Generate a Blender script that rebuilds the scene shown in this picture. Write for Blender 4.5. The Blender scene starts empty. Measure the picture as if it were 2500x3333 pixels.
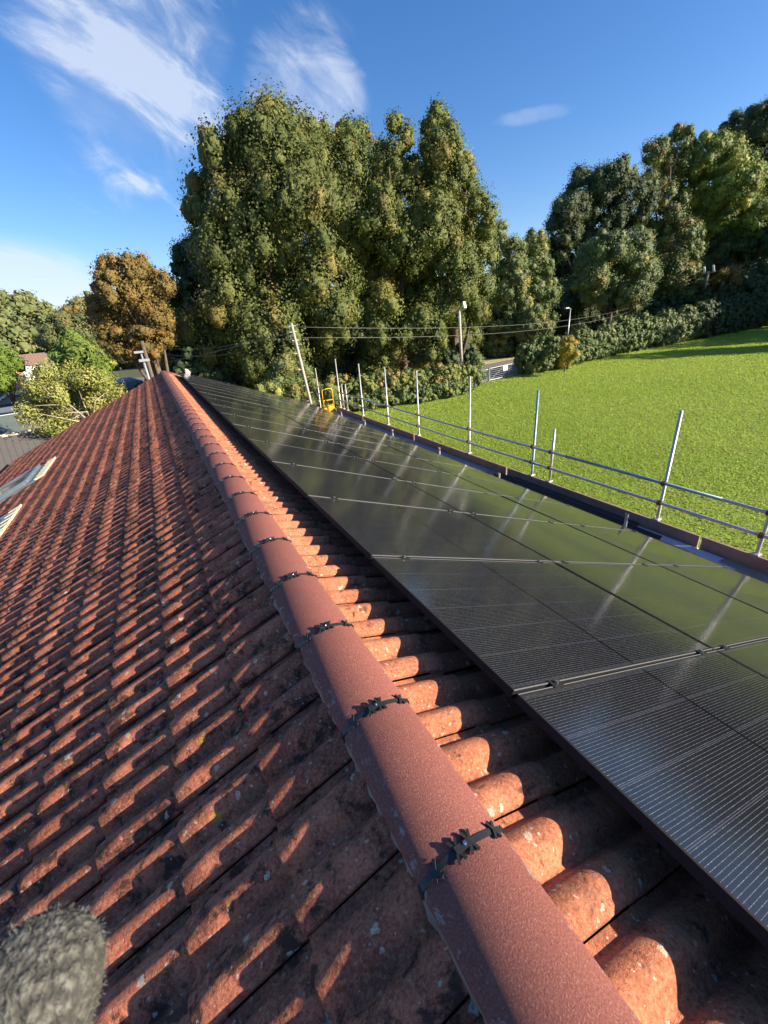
import bpy, math, random
import numpy as np
from mathutils import Vector, Matrix
random.seed(7)
PI = math.pi
C = bpy.context.scene.collection
# ------------------------------------------------------------------ camera frame
F, YAW, PIT, ROL = 1354.5, 0.4571, 0.4386, -0.0877
CAM = Vector((-0.371, 0.0, 1.227))
fw = Vector((math.sin(YAW)*math.cos(PIT), math.cos(YAW)*math.cos(PIT), -math.sin(PIT)))
rt = Vector((math.cos(YAW), -math.sin(YAW), 0)); upv = rt.cross(fw)
rt, upv = math.cos(ROL)*rt+math.sin(ROL)*upv, -math.sin(ROL)*rt+math.cos(ROL)*upv
def ray(x, y): return fw + rt*((x-1250)/F) - upv*((y-1666.5)/F)
def at(x, y, dist):                      # world point seen at a photo position, at a horizontal distance
    d = ray(x, y); return CAM + d*(dist/math.hypot(d.x, d.y))
def onz(x, y, z=-4.8):
    d = ray(x, y); return CAM + d*((z-CAM.z)/d.z)
def onx(x, y, X):
    d = ray(x, y); return CAM + d*((X-CAM.x)/d.x)
def mpp(p): return (Vector(p)-CAM).dot(fw)/F   # metres per photo pixel at a point
GZ = -4.8
# ------------------------------------------------------------------ node helpers
def nmat(name):
    m = bpy.data.materials.new(name); m.use_nodes = True
    nt = m.node_tree; b = nt.nodes['Principled BSDF']; return m, nt, b
class N:
    def __init__(s, nt): s.nt = nt
    def node(s, t, **k):
        n = s.nt.nodes.new(t)
        for a, v in k.items(): setattr(n, a, v)
        return n
    def put(s, sock, v):
        if isinstance(v, bpy.types.NodeSocket): s.nt.links.new(v, sock)
        elif isinstance(v, (tuple, list)) and len(v) == 3 and sock.type == 'RGBA': sock.default_value = (*v, 1)
        else: sock.default_value = v
    def math(s, op, a, b=0.0, c=0.0, clamp=False):
        n = s.node('ShaderNodeMath', operation=op, use_clamp=clamp)
        s.put(n.inputs[0], a); s.put(n.inputs[1], b); s.put(n.inputs[2], c); return n.outputs[0]
    def vec(s, op, a, b=(0, 0, 0)):
        n = s.node('ShaderNodeVectorMath', operation=op); s.put(n.inputs[0], a)
        if op == 'SCALE': s.put(n.inputs['Scale'], b)
        else: s.put(n.inputs[1], b)
        return n.outputs['Value'] if op in ('DOT_PRODUCT', 'LENGTH') else n.outputs[0]
    def obj(s): return s.node('ShaderNodeTexCoord').outputs['Object']
    def geo(s): return s.node('ShaderNodeNewGeometry').outputs['Position']
    def noise(s, v, scale, detail=3, rough=.55, dist=0.0):
        n = s.node('ShaderNodeTexNoise'); s.put(n.inputs['Vector'], v)
        n.inputs['Scale'].default_value = scale; n.inputs['Detail'].default_value = detail
        n.inputs['Roughness'].default_value = rough; n.inputs['Distortion'].default_value = dist
        return n.outputs['Fac']
    def voro(s, v, scale, rnd=1.0):
        n = s.node('ShaderNodeTexVoronoi'); s.put(n.inputs['Vector'], v); n.inputs['Scale'].default_value = scale
        n.inputs['Randomness'].default_value = rnd
        return n.outputs['Distance'], n.outputs['Color']
    def ramp(s, f, lo, hi, a=0.0, b=1.0, smooth=True):
        n = s.node('ShaderNodeMapRange', interpolation_type='SMOOTHSTEP' if smooth else 'LINEAR')
        s.put(n.inputs['Value'], f); s.put(n.inputs['From Min'], lo); s.put(n.inputs['From Max'], hi)
        s.put(n.inputs['To Min'], a); s.put(n.inputs['To Max'], b); return n.outputs[0]
    def mix(s, f, a, b, mode='MIX'):
        n = s.node('ShaderNodeMix', data_type='RGBA', blend_type=mode)
        s.put(n.inputs[0], f); s.put(n.inputs[6], a); s.put(n.inputs[7], b); return n.outputs[2]
    def bump(s, h, strength=.5, dist=.01, prev=None):
        n = s.node('ShaderNodeBump'); n.inputs['Strength'].default_value = strength; n.inputs['Distance'].default_value = dist
        s.put(n.inputs['Height'], h)
        if prev: s.put(n.inputs['Normal'], prev)
        return n.outputs[0]
    def attr(s, name):
        n = s.node('ShaderNodeAttribute'); n.attribute_name = name; return n.outputs['Fac']
def sep(g, v):
    n = g.node('ShaderNodeSeparateXYZ'); g.put(n.inputs[0], v); return n.outputs
def simple(name, col, rough=.6, metal=0.0, var=.25, nscale=6, bs=0.0, bscale=60, emit=None):
    m, nt, b = nmat(name); g = N(nt); o = g.obj()
    f = g.noise(o, nscale, 5)
    dark = tuple(c*(1-var) for c in col); light = tuple(min(1, c*(1+var)) for c in col)
    g.put(b.inputs['Base Color'], g.mix(f, dark, light))
    g.put(b.inputs['Roughness'], g.ramp(g.noise(o, nscale*3, 4), .3, .7, rough*.85, min(1, rough*1.15)))
    b.inputs['Metallic'].default_value = metal
    if bs: g.put(b.inputs['Normal'], g.bump(g.noise(o, bscale, 5), bs, .004))
    return m
# ---- concrete tile material
def tile_mat(name, base, fresh, grime_amt, spot_amt, wet=False):
    m, nt, b = nmat(name); g = N(nt); p = g.geo(); t = g.attr('tint')
    col = g.mix(t, base, fresh)
    col = g.mix(g.ramp(g.noise(p, 9, 6, .6), .35, .7), col, tuple(c*.55+.01 for c in base))
    md = g.noise(p, 95, 5, .8); col = g.mix(g.ramp(md, .51, .63, 0, .55), col, (.48, .27, .15)); col = g.mix(g.ramp(md, .38, .49, .7, 0), col, tuple(c*.32 for c in base))
    grain = g.noise(p, 420, 3, .7)
    col = g.mix(g.ramp(grain, .58, .72, 0, .55), col, (.48, .30, .18))          # pale sand grains
    col = g.mix(g.ramp(grain, .30, .42, .5, 0), col, (.05, .03, .025))
    gn = g.noise(p, 14, 7, .72, .3)
    thr = g.math('SUBTRACT', .615, g.math('MULTIPLY', g.noise(p, 1.7, 3), grime_amt))
    gm = g.ramp(gn, thr, g.math('ADD', thr, .10))
    col = g.mix(g.math('MULTIPLY', gm, .84), col, (.026, .020, .017))            # black algae and moss film
    gn2 = g.noise(g.vec('ADD', p, (7, 3, 1)), 24, 6, .7)
    col = g.mix(g.ramp(gn2, .56, .68, 0, .4), col, (.20, .16, .09))             # grey-green lichen crust
    wn = g.vec('ADD', p, g.vec('SCALE', g.node('ShaderNodeTexNoise').outputs['Color'], .0))
    nz = g.node('ShaderNodeTexNoise'); g.put(nz.inputs['Vector'], p); nz.inputs['Scale'].default_value = 45
    nz.inputs['Detail'].default_value = 3
    pw = g.vec('ADD', p, g.vec('SCALE', g.vec('SUBTRACT', nz.outputs['Color'], (.5, .5, .5)), .03))
    for sc, r, c, am in ((20, .17, (.52, .44, .32), spot_amt), (48, .20, (.48, .40, .30), spot_amt*1.2), (11, .15, (.44, .40, .32), spot_amt*.6)):
        d, vc = g.voro(pw, sc); vx = sep(g, vc)
        rad = g.math('MULTIPLY', vx[0], r*1.6)
        inside = g.ramp(d, g.math('MULTIPLY', rad, .8), rad, 1, 0)
        ring = g.ramp(d, 0.0, g.math('MULTIPLY', rad, .6), .45, 1) if sc == 11 else 1.0
        pick = g.math('GREATER_THAN', vx[1], 1-am)
        mk = g.math('MULTIPLY', inside, pick)
        if sc == 11: mk = g.math('MULTIPLY', mk, ring)
        mk = g.math('MULTIPLY', mk, g.ramp(g.noise(p, 160, 3), .35, .55, .35, .95))
        col = g.mix(mk, col, c)
    d, vc = g.voro(pw, 4.2); vx = sep(g, vc)                                      # a few mustard lichens
    mk = g.math('MULTIPLY', g.ramp(d, .05, .10, 1, 0), g.math('GREATER_THAN', vx[2], .80))
    col = g.mix(g.math('MULTIPLY', mk, g.ramp(g.noise(p, 120, 3), .45, .55)), col, (.40, .26, .03))
    g.put(b.inputs['Base Color'], col)
    b.inputs['Roughness'].default_value = .9; b.inputs['Specular IOR Level'].default_value = .25
    n1 = g.bump(g.noise(p, 330, 3, .6), .75, .0025)
    n2 = g.bump(g.math('ADD', g.math('MULTIPLY', gm, .6), g.noise(p, 70, 5, .65)), .6, .006, n1)
    g.put(b.inputs['Normal'], n2); return m
M = {}
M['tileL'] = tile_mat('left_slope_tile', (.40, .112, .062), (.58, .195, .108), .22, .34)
M['tileR'] = tile_mat('right_slope_tile', (.48, .150, .072), (.60, .22, .11), .10, .42)
def ridge_mat():
    m, nt, b = nmat('ridge_tile_clay'); g = N(nt); p = g.geo()
    col = g.mix(g.noise(p, 5, 4), (.22, .072, .054), (.28, .098, .074))
    gr = g.noise(p, 210, 4, .8)
    col = g.mix(g.ramp(gr, .53, .66, 0, .6), col, (.48, .26, .20))
    col = g.mix(g.ramp(gr, .34, .47, .65, 0), col, (.09, .03, .025))
    rd = g.node('ShaderNodeObjectInfo').outputs['Random']; col = g.mix(g.math('MULTIPLY', rd, .35), col, (.17, .065, .055)); col = g.mix(g.ramp(g.noise(p, 18, 6, .75), .60, .72, 0, .35), col, (.12, .07, .06))
    x = sep(g, p)
    st = g.math('MULTIPLY', g.ramp(x[0], -.122, -.07, 1, 0), g.ramp(g.noise(p, 26, 5, .7), .56, .66))
    col = g.mix(g.math('MULTIPLY', st, .6), col, (.45, .38, .36))                # lime bloom along the lower edge
    g.put(b.inputs['Base Color'], col); b.inputs['Roughness'].default_value = .85
    b.inputs['Specular IOR Level'].default_value = .25
    g.put(b.inputs['Normal'], g.bump(gr, .8, .004)); return m
M['ridge'] = ridge_mat()
M['mortar'] = simple('lime_mortar', (.26, .17, .14), .95, 0, .9, 7, .8, 120)
M['clip'] = simple('black_plastic', (.022, .024, .022), .38, 0, .3, 20)
M['screw'] = simple('bright_steel', (.75, .75, .74), .28, 1.0, .1, 60)
M['frame'] = simple('anodised_black_frame', (.018, .017, .017), .62, 0, .2, 20)
M['alu'] = simple('brushed_aluminium', (.68, .68, .66), .35, .9, .1, 40)
M['frame'].node_tree.nodes['Principled BSDF'].inputs['Specular IOR Level'].default_value = .08
M['edge'] = simple('edge_glint_grey', (.42, .43, .42), .35, .7, .1, 30)  # highlight along the black frame edges, painted as a pale grey metal
def glass_mat():
    m, nt, b = nmat('solar_glass'); g = N(nt); o = g.obj(); x = sep(g, o)
    # local x runs down the slope (0..1.69), local y along the ridge (0..1.134)
    yy = g.math('SUBTRACT', x[1], .021); cw = .182
    u = g.math('FRACT', g.math('DIVIDE', yy, cw)); du = g.math('MULTIPLY', g.math('ABSOLUTE', g.math('SUBTRACT', u, .5)), cw)
    gapu = g.ramp(du, .0893, .0899, 0, 1, False)
    xx = g.math('SUBTRACT', x[0], .028); ch = .091
    half = g.math('GREATER_THAN', x[0], .846)
    xs = g.math('SUBTRACT', xx, g.math('MULTIPLY', half, -.002))
    v = g.math('FRACT', g.math('DIVIDE', xs, ch)); dv = g.math('MULTIPLY', g.math('ABSOLUTE', g.math('SUBTRACT', v, .5)), ch)
    gapv = g.ramp(dv, .0447, .0452, 0, 1, False)
    bb = g.math('FRACT', g.math('DIVIDE', yy, .011375)); db = g.math('MULTIPLY', g.math('ABSOLUTE', g.math('SUBTRACT', bb, .5)), .011375)
    bus = g.ramp(db, .0002, .0007, 1, 0, False)
    mid = g.ramp(g.math('ABSOLUTE', g.math('SUBTRACT', x[0], .846)), .006, .0075, 1, 0, False)
    info = g.node('ShaderNodeObjectInfo').outputs['Random']
    cell = g.mix(g.noise(o, 3, 3), (.008, .009, .013), (.013, .014, .019))
    pad = g.math('MULTIPLY', bus, g.ramp(g.noise(o, 300, 2), .5, .62, .30, 1))
    col = g.mix(pad, cell, (.27, .28, .26))
    col = g.mix(gapv, col, (.020, .020, .024)); col = g.mix(gapu, col, (.05, .05, .075)); col = g.mix(mid, col, (.004, .004, .005))
    g.put(b.inputs['Base Color'], col)
    b.inputs['IOR'].default_value = 1.46
    b.inputs['Specular IOR Level'].default_value = .5
    g.put(b.inputs['Roughness'], g.ramp(g.noise(g.geo(), 1.3, 5), .3, .7, .08, .15))
    dust = g.ramp(g.noise(g.geo(), 35, 6, .7), .5, .9, 0, .05)
    g.put(b.inputs['Base Color'], g.mix(dust, col, (.3, .28, .24)))
    g.put(b.inputs['Normal'], g.bump(g.noise(o, 450, 2), .10, .0006)); return m
M['glass'] = glass_mat()
M['galv'] = simple('galvanised_tube', (.50, .49, .46), .45, .45, .3, 9, .3, 60)
M['galvblue'] = simple('blue_painted_tube', (.22, .31, .37), .45, .4, .5, 7, .3, 60)
M['rust'] = simple('rusty_coupler', (.16, .075, .04), .7, .4, .5, 40, .5, 90)
M['board'] = simple('weathered_board', (.30, .19, .15), .85, 0, .45, 5, .7, 40)
M['deckboard'] = simple('deck_board', (.30, .235, .19), .85, 0, .35, 4, .6, 40)
M['lilac'] = simple('lilac_sheet', (.50, .44, .54), .6, 0, .08, 4)
M['blackpvc'] = simple('black_gutter_plastic', (.014, .013, .014), .5, 0, .3, 8)
M['yellow'] = simple('safety_yellow_paint', (.82, .42, .01), .42, 0, .12, 12)
M['white'] = simple('white_paint', (.78, .78, .76), .5, 0, .06, 4)
M['pole'] = simple('weathered_pole_wood', (.40, .35, .27), .85, 0, .3, 6, .5, 60)
M['rustarm'] = simple('tan_crossarm', (.50, .24, .12), .7, 0, .25, 8)
M['wire'] = simple('overhead_cable', (.16, .15, .14), .6, 0, .1, 8)
M['lampgrey'] = simple('grey_lamp_metal', (.45, .47, .50), .4, .5, .1, 6)
M['gate'] = simple('galvanised_gate', (.28, .30, .30), .45, .5, .12, 6)
M['bark'] = simple('bark', (.11, .08, .055), .95, 0, .5, 8, .8, 30)
M['palebark'] = simple('pale_bark', (.42, .35, .25), .9, 0, .3, 12, .6, 40)
M['brick'] = simple('house_brick', (.30, .17, .10), .9, 0, .3, 5, .5, 40)
M['whitewall'] = simple('white_render', (.74, .73, .70), .85, 0, .05, 1)
M['darkroof'] = None
M['felt'] = simple('grey_flat_felt', (.17, .19, .20), .85, 0, .25, 2, .4, 30)
M['winglass'] = simple('window_glass', (.03, .035, .04), .08, 0, .2, 2)
M['car'] = simple('grey_blue_car_paint', (.28, .33, .40), .22, .5, .06, 2)
M['tyre'] = simple('tyre_rubber', (.02, .02, .02), .8, 0, .2, 9)
M['zinc'] = simple('zinc_flashing', (.26, .31, .33), .35, .6, .25, 4)
M['cream'] = simple('cream_flashing', (.62, .52, .34), .7, 0, .15, 6)
def roofm(name, c1, c2, rows=(.3, .2), axis=1):
    m, nt, b = nmat(name); g = N(nt); o = g.obj(); x = sep(g, o)
    w = g.math('FRACT', g.math('MULTIPLY', x[axis], 1/rows[0]))
    col = g.mix(g.noise(o, 2.5, 6, .7), c1, c2)
    col = g.mix(g.ramp(w, 0, .16, .75, 0), col, tuple(c*.3 for c in c1))
    col = g.mix(g.ramp(g.noise(o, 9, 5, .7), .6, .7, 0, .5), col, (.30, .27, .20))
    g.put(b.inputs['Base Color'], col); b.inputs['Roughness'].default_value = .9
    g.put(b.inputs['Normal'], g.bump(w, .8, .02, g.bump(g.noise(o, 60, 5), .6, .004))); return m
M['greyroof'] = roofm('grey_slate_roof', (.085, .080, .074), (.13, .115, .105), (.25, .2), 1)
M['darkroof'] = roofm('dark_tile_roof', (.045, .042, .045), (.08, .07, .07), (.3, .2), 1)
M['brownroof'] = roofm('brown_tile_roof', (.19, .12, .09), (.26, .17, .13), (.5, .2), 1)
# ---- ground, grass, road
def grass_mat():
    m, nt, b = nmat('field_grass'); g = N(nt); p = g.geo()
    n1 = g.noise(p, .09, 4); n2 = g.noise(p, 1.3, 5, .6); n3 = g.noise(p, 7, 5, .7); n4 = g.noise(p, 30, 3, .7)
    col = g.mix(g.ramp(n1, .35, .65), (.32, .48, .05), (.43, .57, .085))
    col = g.mix(g.ramp(n2, .42, .66, 0, .55), col, (.33, .37, .07))
    col = g.mix(g.ramp(n3, .36, .52, .55, 0), col, (.085, .17, .012))
    col = g.mix(g.ramp(n4, .55, .7, 0, .5), col, (.36, .42, .09))
    sc = g.ramp(g.noise(p, .45, 5, .75), .60, .70); sc = g.math('MULTIPLY', sc, g.ramp(n3, .40, .60))
    near = g.ramp(g.math('ABSOLUTE', sep(g, p)[0]), 14, 26, 1, .12)
    col = g.mix(g.math('MULTIPLY', g.math('MULTIPLY', sc, near), .7), col, (.22, .17, .09))      # worn scuffed patches near the building
    g.put(b.inputs['Base Color'], col); b.inputs['Roughness'].default_value = .8; b.inputs['Specular IOR Level'].default_value = .2
    h = g.math('ADD', g.math('MULTIPLY', n3, 1.0), g.math('MULTIPLY', n4, .5))
    g.put(b.inputs['Normal'], g.bump(g.noise(p, 2.6, 6, .7), 1.0, .5, g.bump(h, 1.0, .25))); return m
M['grass'] = grass_mat()
def rough_ground():
    m, nt, b = nmat('rough_ground'); g = N(nt); p = g.geo()
    col = g.mix(g.noise(p, .6, 6), (.035, .05, .018), (.12, .11, .05)); col = g.mix(g.ramp(g.noise(p, 6, 4), .5, .7, 0, .6), col, (.09, .13, .03))
    g.put(b.inputs['Base Color'], col); b.inputs['Roughness'].default_value = .95
    g.put(b.inputs['Normal'], g.bump(g.noise(p, 5, 5), 1, .1)); return m
M['rough'] = rough_ground()
M['road'] = simple('asphalt', (.17, .15, .145), .9, 0, .15, 3, .5, 50)
M['wood_litter'] = simple('pale_grass_bank', (.42, .36, .17), .9, 0, .3, 3, .5, 20)
# ---- foliage
def leafm(name, cols, trans=.16, rough=.55):
    m, nt, b = nmat(name); g = N(nt); t = g.attr('tint'); h = g.attr('hue')
    col = g.mix(t, cols[0], cols[1]); col = g.mix(h, col, cols[2])
    b.inputs['Roughness'].default_value = rough; b.inputs['Specular IOR Level'].default_value = .35
    pz = g.geo(); g.put(b.inputs['Normal'], g.bump(g.noise(pz, 7, 4, .8), .9, .12)); g.put(b.inputs['Base Color'], g.mix(g.ramp(g.noise(pz, 5, 4, .8), .38, .62, .0, .45), col, cols[0]))
    tr = g.node('ShaderNodeBsdfTranslucent'); g.put(tr.inputs['Color'], g.mix(.3, col, (.25, .30, .04)))
    mx = g.node('ShaderNodeMixShader'); mx.inputs[0].default_value = trans
    nt.links.new(b.outputs[0], mx.inputs[1]); nt.links.new(tr.outputs[0], mx.inputs[2])
    nt.links.new(mx.outputs[0], nt.nodes['Material Output'].inputs['Surface']); return m
M['cedar'] = leafm('olive_conifer_foliage', ((.085, .112, .024), (.175, .195, .045), (.29, .22, .055)))
M['colm'] = leafm('green_broad_foliage', ((.085, .120, .022), (.190, .205, .040), (.30, .23, .05)))
M['ivy'] = leafm('pale_ivy_foliage', ((0.102, 0.152, 0.043), (0.217, 0.261, 0.087), (0.435, 0.348, 0.087)))
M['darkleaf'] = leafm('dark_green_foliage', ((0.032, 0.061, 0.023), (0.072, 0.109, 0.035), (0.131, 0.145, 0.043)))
M['mixed'] = leafm('mixed_wood_foliage', ((0.072, 0.113, 0.026), (0.189, 0.232, 0.051), (0.348, 0.189, 0.058)))
M['bright'] = leafm('yellow_green_foliage', ((0.116, 0.174, 0.029), (0.246, 0.319, 0.051), (0.464, 0.435, 0.072)))
M['chest'] = leafm('rusty_chestnut_foliage', ((.15, .11, .030), (.27, .195, .050), (.34, .17, .045)))
M['shrub'] = leafm('lime_shrub_foliage', ((.20, .22, .045), (.38, .40, .10), (.50, .44, .14)))
M['bramble'] = leafm('autumn_bramble_foliage', ((.12, .17, .04), (.30, .29, .08), (.42, .24, .08)))
M['conifer'] = leafm('fresh_conifer_foliage', ((.10, .16, .02), (.18, .27, .04), (.24, .28, .05)))
M['hedge'] = leafm('hedge_foliage', ((0.080, 0.123, 0.036), (0.189, 0.246, 0.072), (0.377, 0.319, 0.072)))
M['far'] = leafm('distant_wood_foliage', ((.10, .13, .045), (.20, .22, .07), (.28, .22, .08)))
# ------------------------------------------------------------------ mesh helpers
class MB:
    def __init__(s): s.v = []; s.f = []
    def add(s, vs, fs):
        o = len(s.v); s.v += [tuple(v) for v in vs]; s.f += [tuple(i+o for i in f) for f in fs]; return s
    def box(s, lo, hi, mat=None):
        x0, y0, z0 = lo; x1, y1, z1 = hi
        vs = [Vector(p) for p in ((x0, y0, z0), (x1, y0, z0), (x1, y1, z0), (x0, y1, z0), (x0, y0, z1), (x1, y0, z1), (x1, y1, z1), (x0, y1, z1))]
        if mat: vs = [mat @ v for v in vs]
        return s.add(vs, [(0, 3, 2, 1), (4, 5, 6, 7), (0, 1, 5, 4), (1, 2, 6, 5), (2, 3, 7, 6), (3, 0, 4, 7)])
    def tube(s, pts, rad, n=10, cap=True, rads=None):
        pts = [Vector(p) for p in pts]; rings = []
        prev = None
        for i, p in enumerate(pts):
            t = (pts[min(i+1, len(pts)-1)]-pts[max(i-1, 0)]).normalized()
            a = prev if prev is not None else (Vector((0, 0, 1)) if abs(t.z) < .9 else Vector((1, 0, 0)))
            u = (a - t*a.dot(t)).normalized(); w = t.cross(u); prev = u
            r = rads[i] if rads else rad
            rings.append([p+u*(math.cos(2*PI*k/n)*r)+w*(math.sin(2*PI*k/n)*r) for k in range(n)])
        vs = [v for R in rings for v in R]; fs = []
        for i in range(len(pts)-1):
            for k in range(n): fs.append((i*n+k, i*n+(k+1) % n, (i+1)*n+(k+1) % n, (i+1)*n+k))
        if cap: fs.append(tuple(range(n-1, -1, -1))); fs.append(tuple((len(pts)-1)*n+k for k in range(n)))
        return s.add(vs, fs)
    def prism(s, poly, a, b, mat=None):      # poly of 2-D points in x,z extruded along y from a to b
        n = len(poly); vs = [Vector((p[0], a, p[1])) for p in poly]+[Vector((p[0], b, p[1])) for p in poly]
        if mat: vs = [mat @ v for v in vs]
        fs = [tuple(range(n)), tuple(range(2*n-1, n-1, -1))]+[(k, n+k, n+(k+1) % n, (k+1) % n) for k in range(n)]
        return s.add(vs, fs)
    def build(s, name, mat, parent=None, smooth=False, bevel=0, local=None):
        me = bpy.data.meshes.new(name); vs = s.v
        if local is not None: vs = [tuple(Vector(v)-Vector(local)) for v in vs]
        me.from_pydata(vs, [], s.f); me.materials.append(mat)
        if smooth: me.shade_smooth()
        me.update(); o = bpy.data.objects.new(name, me); C.objects.link(o)
        if local is not None: o.location = local
        if parent: o.parent = parent
        if bevel:
            md = o.modifiers.new('bevel', 'BEVEL'); md.width = bevel; md.segments = 2; md.limit_method = 'ANGLE'
        return o
def tag(o, label=None, cat=None, group=None, kind=None):
    for k, v in (('label', label), ('category', cat), ('group', group), ('kind', kind)):
        if v: o[k] = v
    return o
def empty(name, loc, rot=(0, 0, 0)):
    o = bpy.data.objects.new(name, None); C.objects.link(o); o.location = loc; o.rotation_euler = rot
    o.empty_display_size = .2; return o
def npmesh(name, verts, quads, mat, parent=None, attrs=None, smooth=False):
    me = bpy.data.meshes.new(name); nv, nq = len(verts), len(quads)
    me.vertices.add(nv); me.vertices.foreach_set('co', np.asarray(verts, np.float32).ravel())
    me.loops.add(nq*4); me.loops.foreach_set('vertex_index', np.asarray(quads, np.int32).ravel())
    me.polygons.add(nq); me.polygons.foreach_set('loop_start', np.arange(nq, dtype=np.int32)*4)
    if smooth: me.polygons.foreach_set('use_smooth', np.ones(nq, bool))
    me.materials.append(mat); me.update(calc_edges=True)
    for k, v in (attrs or {}).items():
        a = me.attributes.new(k, 'FLOAT', 'FACE'); a.data.foreach_set('value', np.asarray(v, np.float32))
    o = bpy.data.objects.new(name, me); C.objects.link(o)
    if parent: o.parent = parent
    return o
# ------------------------------------------------------------------ the roof we stand on
SR, SL = 0.3744, math.radians(23.0)
YE = 18.95; Y0 = -2.1
bld = empty('school_building', (0, 0, GZ))
tag(bld, 'long building with red-brown rolled concrete roof tiles and solar panels on its right slope', 'building')
def bch(o): o.parent = bld; o.matrix_parent_inverse = Matrix.Translation((0, 0, -GZ)); return o
def slope(side, d, y, h):
    s = SR if side > 0 else SL
    return np.stack([side*(d*np.cos(s)+h*np.sin(s)), y, -d*np.sin(s)+h*np.cos(s)], -1)
def tiles(side, noses, pitch, ybase, ncols, mat, name, nu=22, seed=1, skip=None):
    rng = np.random.default_rng(seed); A, T = .045, .020
    u = np.linspace(0, 1, nu+1)
    Vs, Qs, tint = [], [], []; off = 0
    tw = 2*pitch
    for ci, dn in enumerate(noses):
        up = noses[ci-1] if ci else max(.03, dn-.33)
        g = dn-up
        for k in range(ncols):
            y0 = ybase+k*tw
            if skip and skip(dn, y0): continue
            jn, jh, jr = rng.normal(0, .0025), rng.normal(0, .0012), rng.normal(0, .0022)
            yy = y0+u*(tw-.0035)
            ph = u*2.0
            pp = (ph-.38+.5) % 1.0-.5; prof = A*np.clip(np.cos(np.clip(np.abs(pp)/.42, 0, 1)*PI/2), 0, 1)**.78
            # the side lap: the covering edge of this tile stands proud near its near edge
            lip = np.where(u < .045, .0055*(1-u/.045*0), 0)
            dent = np.where(u > .975, -.010, 0)
            hh = -A+prof+lip+dent+jh
            rows = []
            ds = [up-.07, up+g*.33, up+g*.70, dn-.006+jn]
            for d in ds:
                fr = (d-up)/g
                rows.append(slope(side, np.full_like(u, d), yy, hh-T*(1-fr)+jr*(u-.5)*fr*1.5))
            rows.append(slope(side, np.full_like(u, dn+jn), yy, hh-.005+jr*(u-.5)*1.5))      # rounded nose
            rows.append(slope(side, np.full_like(u, dn-.002+jn), yy, hh-T-.004))            # front face
            rows.append(slope(side, np.full_like(u, dn-.05), yy, hh-T-.006))
            n = nu+1; V = np.concatenate(rows)
            # side skirt of the near edge
            i = np.arange(nu)
            for r in range(len(rows)-1):
                a = off+r*n+i; q = np.stack([a, a+1, a+1+n, a+n], -1)
                if side < 0: q = q[:, ::-1]
                Qs.append(q); tint.append(np.full(nu, 0.0))
            e0 = np.array([rows[0][0], rows[1][0], rows[2][0], rows[3][0], rows[4][0]]); e1 = e0.copy(); e1[:, 2] -= .012
            Vs += [V, e0, e1]; b = off+len(V)
            q = np.array([[b+j, b+j+1, b+j+6, b+j+5] for j in range(4)]); Qs.append(q)
            tv = float(np.clip(rng.normal(.45, .28), 0, 1))
            tint[-(len(rows)-1):] = [np.full(nu, tv)]*(len(rows)-1); tint.append(np.full(4, tv))
            off += len(V)+10
    return npmesh(name, np.concatenate(Vs), np.concatenate(Qs), mat, None, {'tint': np.concatenate(tint)}, smooth=True)
nosL = [.46+.322*k for k in range(18)]; nosR = [.455+.325*k for k in range(17)]
BL, BR = .1555, .151
ncl = int((YE-Y0)/(2*BL)); ncr = int((YE-Y0)/(2*BR))
yb = 1.525+.0-.38*BL*2*.5
def snap(y, pitch, ref): return ref-math.ceil((ref-y)/(2*pitch))*2*pitch
ybL = YE-ncl*2*BL; ybR = YE-ncr*2*BR
# skylight openings on the left slope (d range, y range)
SKY = [(3.62, 5.30, 11.15, 12.55), (3.62, 5.30, 7.55, 8.95)]
def skipL(dn, y0): return any(a-.02 < dn-.1 < b and c-.1 < y0 < d-.2 for a, b, c, d in SKY)
def par(o, name_ok=True): o.parent = bld; o.matrix_parent_inverse = bld.matrix_world.inverted() if False else Matrix.Translation((0, 0, -GZ)); return o
tl = par(tiles(-1, nosL, BL, ybL, ncl, M['tileL'], 'roof_slope', 30, 3, skipL))
tag(tl, label='dirtier left roof slope in striped shade with skylights')
tr = par(tiles(1, nosR, BR, ybR, ncr, M['tileR'], 'roof_slope', 30, 5))
tag(tr, label='right roof slope, orange sunlit strip above the solar panels')
# moss cushions on the tiles
def blobs(items, name, mat, seed=0):
    rng = np.random.default_rng(seed); mb = MB()
    for (p, r) in items:
        n1, n2 = 8, 5; vs = []
        for i in range(1, n2):
            for j in range(n1):
                th = PI*i/n2; ph = 2*PI*j/n1; rr = r*(1+rng.normal(0, .16))
                vs.append((p[0]+rr*math.sin(th)*math.cos(ph), p[1]+rr*math.sin(th)*math.sin(ph), p[2]+.7*rr*math.cos(th)))
        t = len(vs); vs += [(p[0], p[1], p[2]+r*.7), (p[0], p[1], p[2]-r*.7)]
        fs = [(t, j, (j+1) % n1) for j in range(n1)]+[(t+1, (n2-2)*n1+(j+1) % n1, (n2-2)*n1+j) for j in range(n1)]
        for i in range(n2-2):
            for j in range(n1): fs.append((i*n1+j, (i+1)*n1+j, (i+1)*n1+(j+1) % n1, i*n1+(j+1) % n1))
        mb.add(vs, fs)
    return mb.build(name, mat, None, smooth=True)
mossm = simple('dark_moss', (.035, .036, .018), .98, 0, .6, 60, 1.0, 260)
it = []
for _ in range(240):
    k = random.randrange(1, 12); d = nosL[k]+random.uniform(.004, .05); y = random.uniform(-.3, 9)
    ph = random.uniform(-.3, .3)+.5
    p = slope(-1, np.array([d]), np.array([y]), np.array([-.050]))[0]
    for q in range(random.randrange(2, 6)): it.append(((p[0]+random.gauss(0, .008), p[1]+random.gauss(0, .014), p[2]+.004+random.gauss(0, .004)), random.uniform(.004, .010)))
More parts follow.
